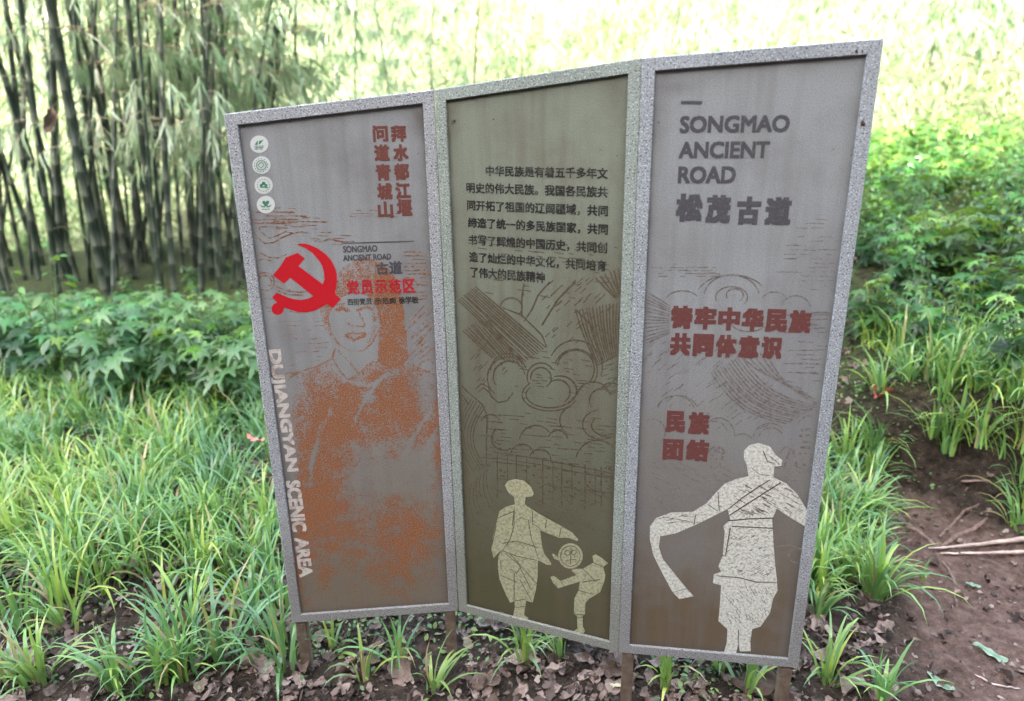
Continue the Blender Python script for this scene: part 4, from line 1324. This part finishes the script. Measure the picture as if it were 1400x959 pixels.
def tuft_into(g, r, pos, nb, ln, spread=0.035, tone=0.5):
    for k, (v, f) in enumerate(BLADES):
        m = max(1, nb // 4)
        yaw = r.random(m) * 6.283
        L_ = ln * r.uniform(0.6, 1.15, m)
        tilt = r.normal(-0.05, 0.28, m)
        M = rots(yaw, tilt, np.zeros(m), np.ones(m))
        S = np.zeros((m, 3, 3)); wsc = r.uniform(0.6, 1.0, m)
        S[:, 0, 0] = wsc; S[:, 1, 1] = L_; S[:, 2, 2] = L_
        rad = spread * np.sqrt(r.random(m))
        T = np.stack([pos[0] + rad * np.sin(-yaw), pos[1] + rad * np.cos(yaw), np.full(m, pos[2] - 0.01)], 1)
        g.inst(v, f, M @ S, T, np.where(r.random(m) < 0.06, 1.0, np.clip(r.normal(tone * 0.9, 0.2, m), 0, 0.93)))


g = G()
rG = np.random.default_rng(31)
cnt = 0
tries = 0
while cnt < 450 and tries < 9000:
    tries += 1
    y = 1.75 + 2.6 * rG.random(); x = -0.30 * y - 0.1 - rG.random() * (0.35 + 0.55 * y)
    if x > -0.62 and y < 2.6: continue
    dens = 0.30 + 0.70 * sst(y, 1.95, 2.6)
    if smooth_noise(np.array(x), np.array(y), 5.0, 12) < -0.12 and y < 2.45 and rG.random() < 0.8: continue
    if rG.random() > dens: continue
    tuft_into(g, rG, (x, y, float(terrain(x, y))), int(rG.integers(8, 26)), rG.uniform(0.20, 0.38), 0.06, np.clip(0.5 + 0.55 * smooth_noise(np.array(x), np.array(y), 4.0, 19) + rG.normal(0, 0.2), 0, 1))
    cnt += 1
for _ in range(66):   # strip between the board and the path
    y = 2.15 + 1.05 * rG.random(); x = path_left(y) + 0.14 * sst(y, 2.2, 2.7) - 0.48 * rG.random() + 0.05
    tuft_into(g, rG, (x, y, float(terrain(x, y))), int(rG.integers(12, 30)), rG.uniform(0.18, 0.32), 0.04, rG.uniform(0.3, 0.75))
for _ in range(110):   # on top of the right bank
    x = 1.85 + 1.1 * rG.random(); y = bank_y(min(x, 3.2)) + 0.0 + 0.7 * rG.random()
    tuft_into(g, rG, (x, y, float(terrain(x, y))), int(rG.integers(12, 26)), rG.uniform(0.2, 0.36), 0.04, rG.uniform(0.35, 0.85))
for px_, py_ in ((1388, 650), (1400, 690), (1372, 622), (1345, 600), (1310, 598), (1280, 610), (1405, 720), (1395, 610), (1330, 580), (1265, 590)):
    p = ground_at(px_, py_)
    for _ in range(2): tuft_into(g, rG, (p[0] + rG.normal(0, 0.04), p[1] + rG.normal(0, 0.04), p[2]), int(rG.integers(12, 24)), rG.uniform(0.2, 0.34), 0.04, rG.uniform(0.4, 0.85))
tag(g.obj('grass', M_GRASS), 'long-bladed green grass growing in thick tufts beside the board', 'grass', kind='stuff')

# single tufts standing apart on the bare soil
tl = [((498, 925), 10, 0.22, 'thin grass tuft between the two left legs of the board'), ((545, 905), 16, 0.24, 'grass tuft standing in front of the gap under the left panel'), ((590, 945), 12, 0.2, 'low arching grass tuft at the front edge below the left panel'),
      ((716, 905), 26, 0.24, 'dense grass tuft below the middle panel in front of its lower edge'), ((768, 900), 10, 0.2, 'small grass tuft below the child figure on the middle panel'), ((912, 940), 12, 0.22, 'grass tuft right of the third leg of the board'),
      ((985, 915), 20, 0.2, 'grass tuft hanging out from under the right panel'), ((1020, 950), 14, 0.26, 'grass tuft in front of the large brown leaf under the right panel'), ((1205, 955), 22, 0.2, 'bluish grass tuft alone at the edge of the dirt path'),
      ((1130, 935), 24, 0.26, 'arching grass tuft beside the rightmost leg'), ((1118, 845), 20, 0.2, 'grass tuft against the right edge of the board'), ((1260, 795), 6, 0.11, 'tiny grass sprout alone on the dirt path'),
      ((455, 890), 10, 0.16, 'small bluish grass tuft right of the leftmost leg'), ((250, 930), 24, 0.24, 'grass tuft at the bottom edge left of the board'), ((160, 945), 28, 0.26, 'broad grass tuft near the bottom edge at far left'), ((60, 935), 24, 0.26, 'grass tuft in the bottom left corner')]
for (px_, py_), nb, ln, lab in tl:
    p = ground_at(px_, py_)
    g = G()
    tuft_into(g, rG, (0, 0, 0), nb, ln, 0.022, rG.uniform(0.3, 0.7))
    o = g.obj('grass_tuft', M_GRASS)
    o.location = (p[0], p[1], float(terrain(p[0], p[1])))
    tag(o, lab, 'grass tuft')

# ------------------------------------------------------------------ ground cover, litter
g = G()
rC = np.random.default_rng(44)
TT = []
for (cx_, cy_), sx, sy, n in (((500, 862), 0.16, 0.10, 190), ((440, 870), 0.06, 0.06, 50), ((960, 930), 0.10, 0.05, 120), ((650, 850), 0.08, 0.05, 60), ((1180, 540), 0.14, 0.12, 240), ((70, 740), 0.18, 0.10, 170), ((700, 880), 0.10, 0.05, 50), ((150, 860), 0.2, 0.12, 80),
                              ((300, 900), 0.25, 0.12, 90), ((1250, 545), 0.12, 0.10, 120), ((1010, 900), 0.10, 0.04, 60)):
    p = ground_at(cx_, cy_)
    q = np.stack([p[0] + rC.normal(0, sx, n), p[1] + rC.normal(0, sy, n)], 1)
    TT.append(np.c_[q, terrain(q[:, 0], q[:, 1]) + rC.uniform(0.004, 0.03, n)])
T = np.concatenate(TT); n = len(T)
leafset(g, 'ovate', rots(rC.random(n) * 6.283, rC.normal(0.2, 0.3, n), rC.normal(0, 0.3, n), rC.uniform(0.010, 0.027, n)), T, rC.random(n))
tag(g.obj('ground_cover', M_COVER), 'low small-leaved green seedlings and moss creeping over the soil', 'ground cover', kind='stuff')

g = G()
n = 34000
x = rC.uniform(-2.8, 2.6, n); y = 1.4 + 3.0 * rC.random(n) ** 1.2
pm = sst(x - path_left(y), -0.1, 0.25)
k = rC.random(n) > 0.88 * pm
x, y = x[k], y[k]; n = len(x)
T = np.c_[x, y, terrain(x, y) + rC.uniform(0.002, 0.014, n)]
leafset(g, 'shard', rots(rC.random(n) * 6.283, rC.normal(0, 0.45, n), rC.normal(0, 0.7, n), 0.006 + 0.034 * rC.random(n) ** 2.2) @ (np.eye(3)[None] * np.stack([0.25 + 1.5 * rC.random(n) ** 1.5, np.ones(n), rC.uniform(-3, 3, n)], 1)[:, None, :]), T, rC.random(n) ** 1.7)


def litter_mat():
    m, nt, p = mat('leaf litter crumbs')
    c = ramp(nt, attr(nt), [(0, (0.016, 0.011, 0.008)), (0.45, (0.07, 0.046, 0.035)), (0.8, (0.17, 0.12, 0.098)), (1, (0.32, 0.25, 0.21))])
    L(nt, c, p.inputs['Base Color'])
    p.inputs['Roughness'].default_value = 0.7
    return m


M_CRUMB = litter_mat()
tag(g.obj('leaf_litter', M_CRUMB), 'crumbled brown leaf litter and bits scattered over the dark soil', 'leaf litter', kind='stuff')


g = G()
n = 9000
x = rC.uniform(-2.2, 2.8, n); y = 1.45 + 2.3 * rC.random(n) ** 1.1
k = (x > path_left(y) - 0.3) | (rC.random(n) < 0.45)
x, y = x[k], y[k]; n = len(x)
oct_v = np.array([(1, 0, 0), (0, 1, 0), (-1, 0, 0), (0, -1, 0), (0, 0, 0.7), (0, 0, -0.7), (0.6, 0.6, 0.3), (-0.7, 0.6, 0.2)])
oct_f = np.array([(0, 6, 4), (6, 1, 4), (1, 7, 4), (7, 2, 4), (2, 3, 4), (3, 0, 4), (0, 1, 6), (1, 2, 7), (1, 0, 5), (2, 1, 5), (3, 2, 5), (0, 3, 5)])
g.inst(oct_v, oct_f, rots(rC.random(n) * 6.28, rC.normal(0, 0.6, n), rC.normal(0, 0.6, n), 0.002 + 0.013 * rC.random(n) ** 3.5), np.c_[x, y, terrain(x, y) + 0.001], 0.2 + rC.random(n) * 0.75)
tag(g.obj('soil_crumbs', M_CRUMB), 'small clods and pebbles strewn over the dirt path and soil', 'pebbles', kind='stuff')


def dead_leaf_mesh(seed, asp=0.34, curl=0.5, bend=0.4, wav=0.06):
    r = np.random.default_rng(seed)
    nu, nv = 21, 9
    v, a, f = [], [], []
    ph = r.random(4) * 6.28
    for i in range(nu):
        t = i / (nu - 1)
        w = asp * (math.sin(math.pi * min(1, t * 0.97 + 0.03) ** 0.85)) ** 0.8 + 0.006
        for j in range(nv):
            s = (j / (nv - 1) - 0.5) * 2
            e = w * s * (1 + (0.16 * math.sin(9 * t + ph[0] + 1.5 * np.sign(s)) + 0.10 * math.sin(23 * t + ph[1] * 2)) * abs(s))
            cz = curl * (s * w) ** 2 * (1.2 + math.sin(3 * t + ph[1])) * 2.6
            z = cz + bend * (t - 0.5) ** 2 + 1.6 * wav * math.sin(7 * t + 2.5 * s + ph[2]) * abs(s) + 0.03 * math.sin(15 * t - 4 * s + ph[1]) + 0.05 * math.sin(3.2 * t + ph[3])
            v.append((e, t - 0.5, z)); a.append(abs(s))
    for i in range(nu - 1):
        for j in range(nv - 1): f.append((i * nv + j, i * nv + j + 1, (i + 1) * nv + j + 1, (i + 1) * nv + j))
    v = np.array(v); v[:, 2] -= np.quantile(v[:, 2], 0.08)
    g = G()
    g.add(v, f, np.array(a))
    return g


DL = [dead_leaf_mesh(300 + i, 0.22 + 0.05 * (i % 4), 0.3 + 0.5 * (i % 3), 0.15 + 0.25 * (i % 2), 0.04 + 0.02 * (i % 3)) for i in range(7)]
MB = [q.mesh('fallen_leaf') for q in DL]; MP = [q.mesh('fallen_leaf') for q in DL]
for m_ in MB: m_.materials.append(M_DEAD)
for m_ in MP: m_.materials.append(M_PALE)


def put_leaf(me, px_, py_, ln, yaw, tilt=(0, 0), lab=None, group=None, lift=0.0, p=None):
    if p is None: p = ground_at(px_, py_)
    o = bpy.data.objects.new('fallen_leaf', me)
    COL.objects.link(o)
    o.location = (p[0], p[1], float(terrain(p[0], p[1])) + 0.003 + lift)
    o.rotation_euler = (tilt[0], tilt[1], yaw)
    o.scale = (ln, ln, ln)
    tag(o, lab, 'leaf', group)
    return o


def uniq(i, m):
    me = DL[i].mesh('fallen_leaf'); me.materials.append(m); return me


for (px_, py_), i, m, ln, yaw, lab, lift in (
        ((548, 928), 2, M_PALE, 0.13, 0.35, 'pinkish curled dry leaf strip below the middle of the left panel', 0.01), ((714, 912), 4, M_PALE, 0.15, 1.5, 'wide pale dry leaf behind the grass tuft below the middle panel', 0.015),
        ((1030, 945), 3, M_DEAD, 0.17, 1.4, 'large brown veined dry leaf under the right panel near the bottom edge', 0.015), ((842, 908), 1, M_PALE, 0.10, 0.2, 'pinkish dry leaf leaning at the left side of the third leg', 0.02),
        ((900, 915), 5, M_PALE, 0.10, 1.2, 'pinkish dry leaf just right of the third leg under the right panel', 0.01), ((842, 944), 0, M_CREAM, 0.06, 0.9, 'small cream dry leaf at the bottom edge left of the third leg', 0.01),
        ((640, 888), 6, M_PALE, 0.06, 0.6, 'small pinkish dry leaf touching the right side of the second leg', 0.015), ((318, 838), 5, M_PALE, 0.13, 1.1, 'large pale folded dry leaf on the soil left of the leftmost leg', 0.015),
        ((352, 915), 2, M_PALE, 0.14, 1.45, 'long pale dry leaf at lower left of the leftmost leg', 0.01), ((418, 918), 1, M_DEAD, 0.09, 0.1, 'brown dry leaf propped against the foot of the leftmost leg', 0.02),
        ((1127, 908), 4, M_PALE, 0.14, 1.3, 'broad tan dry leaf right of the rightmost leg', 0.01), ((1205, 548), 2, M_RUSTLEAF, 0.16, 2.1, 'reddish brown dry leaf on the mossy bank right of the board', 0.01),
        ((1170, 795), 5, M_PALE, 0.14, 1.7, 'pale brown dry leaf on the soil between the board and the path', 0.01), ((378, 845), 3, M_PALE, 0.08, 0.7, 'yellowish grey dry leaf beside the lower left corner of the frame', 0.01),
        ((665, 860), 4, M_PALE, 0.12, 1.2, 'tan dry leaf behind the lower edge of the middle panel', 0.01), ((575, 866), 0, M_PALE, 0.07, 1.4, 'small pink-brown dry leaf lying alone under the left panel', 0.005),
        ((665, 940), 6, M_DEAD, 0.12, 2.0, 'brown dry leaf at the bottom edge below the middle panel', 0.01)):
    put_leaf(uniq(i, m), px_, py_, ln * 0.78, yaw, (random.uniform(-.2, .2), random.uniform(-.2, .2)), lab, None, lift)
# pink leaf caught on the grass
pk = uniq(3, M_PINK)
p = CO + ray(347, 602) * 2.75
o = put_leaf(pk, 0, 0, 0.075, 1.2, (0.3, 0.35), 'pink dry leaf caught on the grass left of the board', None, 0, p)
o.location[2] = p[2]
gf = [dead_leaf_mesh(430 + i, 0.2 + 0.03 * i, 0.06, 0.12, 0.02).mesh('fallen_leaf') for i in range(4)]
for m_ in gf: m_.materials.append(M_GREENFALL)
put_leaf(gf[0], 1352, 898, 0.10, 0.9, (0.1, 0.1), 'green fallen leaf on the dirt path near the right edge', None, 0.006)
put_leaf(gf[1], 1284, 938, 0.085, 0.5, (0, 0.1), 'pale green fallen leaf on the dirt path at the bottom edge', None, 0.006)
put_leaf(gf[2], 1330, 803, 0.05, 1.2, (0, 0.1), 'small yellow-green fallen leaf on the path below the sticks', None, 0.004)
put_leaf(gf[3], 384, 905, 0.05, 0.2, (0, 0.1), 'small green fallen leaf left of the leftmost leg', None, 0.01)

rD = np.random.default_rng(66)
labs = ('curled brown dry leaf lying in the litter on the soil around the board', 'pale pinkish grey dry leaf lying in the litter on the soil around the board')
n = 0
while n < 278:
    y = 1.55 + 2.2 * rD.random() ** 2.4; x = rD.uniform(-0.95 * y - 0.1, 0.8 * y + 0.1)
    if abs(x) > 1.1 and rD.random() < 0.35: continue
    if x > path_left(y) - 0.02 and rD.random() > 0.16: continue
    if y > 2.4 and abs(x) < 0.9: continue
    kd = 0 if rD.random() < 0.45 else 1
    put_leaf((MB, MP)[kd][int(rD.integers(7))], 0, 0, float(0.032 + 0.06 * rD.random() ** 1.4), float(rD.random() * 6.283), (float(rD.normal(0, 0.22)), float(rD.normal(0, 0.22))), labs[kd],
             ('curled brown leaves in the litter', 'pale grey leaves in the litter')[kd], float(rD.uniform(0, 0.012)), (x, y, 0))
    n += 1


# sticks and roots
def stick(name, pts, rad, m, lab, cat, lift=0.012, k=8):
    w = [ground_at(*q) + np.array([0, 0, lift]) for q in pts]
    w = np.array(w)
    w[:, 2] = np.array([float(terrain(a, b)) for a, b in w[:, :2]]) + lift
    t = np.linspace(0, 1, len(w)); tt = np.linspace(0, 1, 4 * len(w))
    ww = np.stack([np.interp(tt, t, w[:, i]) for i in range(3)], 1)
    for _ in range(3): ww[1:-1] = 0.25 * ww[:-2] + 0.5 * ww[1:-1] + 0.25 * ww[2:]
    r = np.random.default_rng(len(lab))
    if name == 'fallen_stick': ww[:, 2] = np.linspace(ww[0, 2], ww[-1, 2] + 0.01, len(ww))
    ww = ww + r.normal(0, 0.0012, ww.shape)
    c = ww[0].copy()
    g = G()
    tube(g, ww - c, np.interp(tt, t, rad) * (1 + 0.03 * r.normal(size=len(tt))), k)
    o = g.obj(name, m)
    o.location = c
    tag(o, lab, cat)


stick('fallen_stick', [(1268, 756), (1330, 752), (1405, 744)], [0.004, 0.007, 0.011], M_STICK, 'pale bare stick lying on the path, upper of the two at the right edge', 'stick', 0.016)
stick('fallen_stick', [(1285, 761), (1340, 762), (1405, 762)], [0.004, 0.006, 0.008], M_STICK, 'thinner pale bare stick on the path, lower of the two at the right edge', 'stick', 0.012)
stick('tree_root', [(1286, 752), (1305, 737), (1330, 728), (1350, 712)], [0.007, 0.011, 0.010, 0.006], M_ROOT, 'thick pale bare root curving up from the sticks into the bank', 'root', 0.01)
stick('tree_root', [(1284, 737), (1300, 722), (1318, 702), (1338, 692)], [0.006, 0.007, 0.006, 0.004], M_ROOT, 'brown bare root above the thick pale root at the foot of the bank', 'root', 0.008)
stick('tree_root', [(1288, 770), (1298, 785), (1307, 800), (1305, 815), (1308, 832)], [0.006, 0.006, 0.005, 0.004, 0.003], M_ROOT, 'thin winding root running down the dirt path below the sticks', 'root', 0.004)
stick('tree_root', [(1238, 722), (1255, 728), (1270, 742), (1285, 754)], [0.006, 0.010, 0.009, 0.005], M_ROOT, 'half-buried root at the left end of the sticks beside the grass', 'root', 0.004)
stick('tree_root', [(1312, 665), (1340, 664), (1372, 672)], [0.006, 0.006, 0.004], M_ROOT, 'thin pale root across the dark hollow in the bank', 'root', 0.02)
stick('fallen_twig', [(462, 918), (490, 900), (520, 882)], [0.006, 0.009, 0.007], M_STICKD, 'brown broken twig lying on the soil under the left panel', 'twig', 0.008)
stick('fallen_twig', [(1330, 925), (1360, 940), (1395, 945)], [0.003, 0.003, 0.002], M_STICK, 'thin pale twig on the path in the bottom right corner', 'twig', 0.006)
stick('fallen_twig', [(770, 945), (800, 930), (830, 922)], [0.002, 0.002, 0.0015], M_STICKD, 'thin brown twig on the soil left of the third leg', 'twig', 0.006)

# dry sheath hanging in the bamboo
g = dead_leaf_mesh(411, 0.26, 0.9, 0.3, 0.05)
o = g.obj('dry_culm_sheath', bark_mat('dry sheath brown', (0.05, 0.032, 0.018), (0.10, 0.062, 0.035), 12))
p = CO + ray(67, 165) * 5.6
o.location = p
o.rotation_euler = (R(60), R(20), R(38))
o.scale = (0.15, 0.22, 0.2)
tag(o, 'brown dry bamboo sheath hanging among the culms at upper left', 'bamboo sheath')


# the rest of the small leaves, too many to count, half buried
g = G()
rL = np.random.default_rng(9)
for q in DL:
    v, f = np.concatenate(q.v), q.f[0][0]
    n = 430
    x = rL.uniform(-1.9, 1.6, n); y = 1.5 + 1.7 * rL.random(n) ** 1.5
    k = (x < path_left(y) + 0.05) | (rL.random(n) < 0.15)
    x, y = x[k], y[k]; n = len(x)
    g.inst(v, f, rots(rL.random(n) * 6.283, rL.normal(0, 0.4, n), rL.normal(0, 0.4, n), 0.020 + 0.052 * rL.random(n) ** 1.5), np.c_[x, y, terrain(x, y) + rL.uniform(-0.002, 0.008, n)], np.clip(0.4 + 0.6 * rL.random(n), 0, 1))
tag(g.obj('small_leaf_litter', M_CRUMB), 'small tan dry leaves thickly scattered under the board', 'leaf litter', kind='stuff')
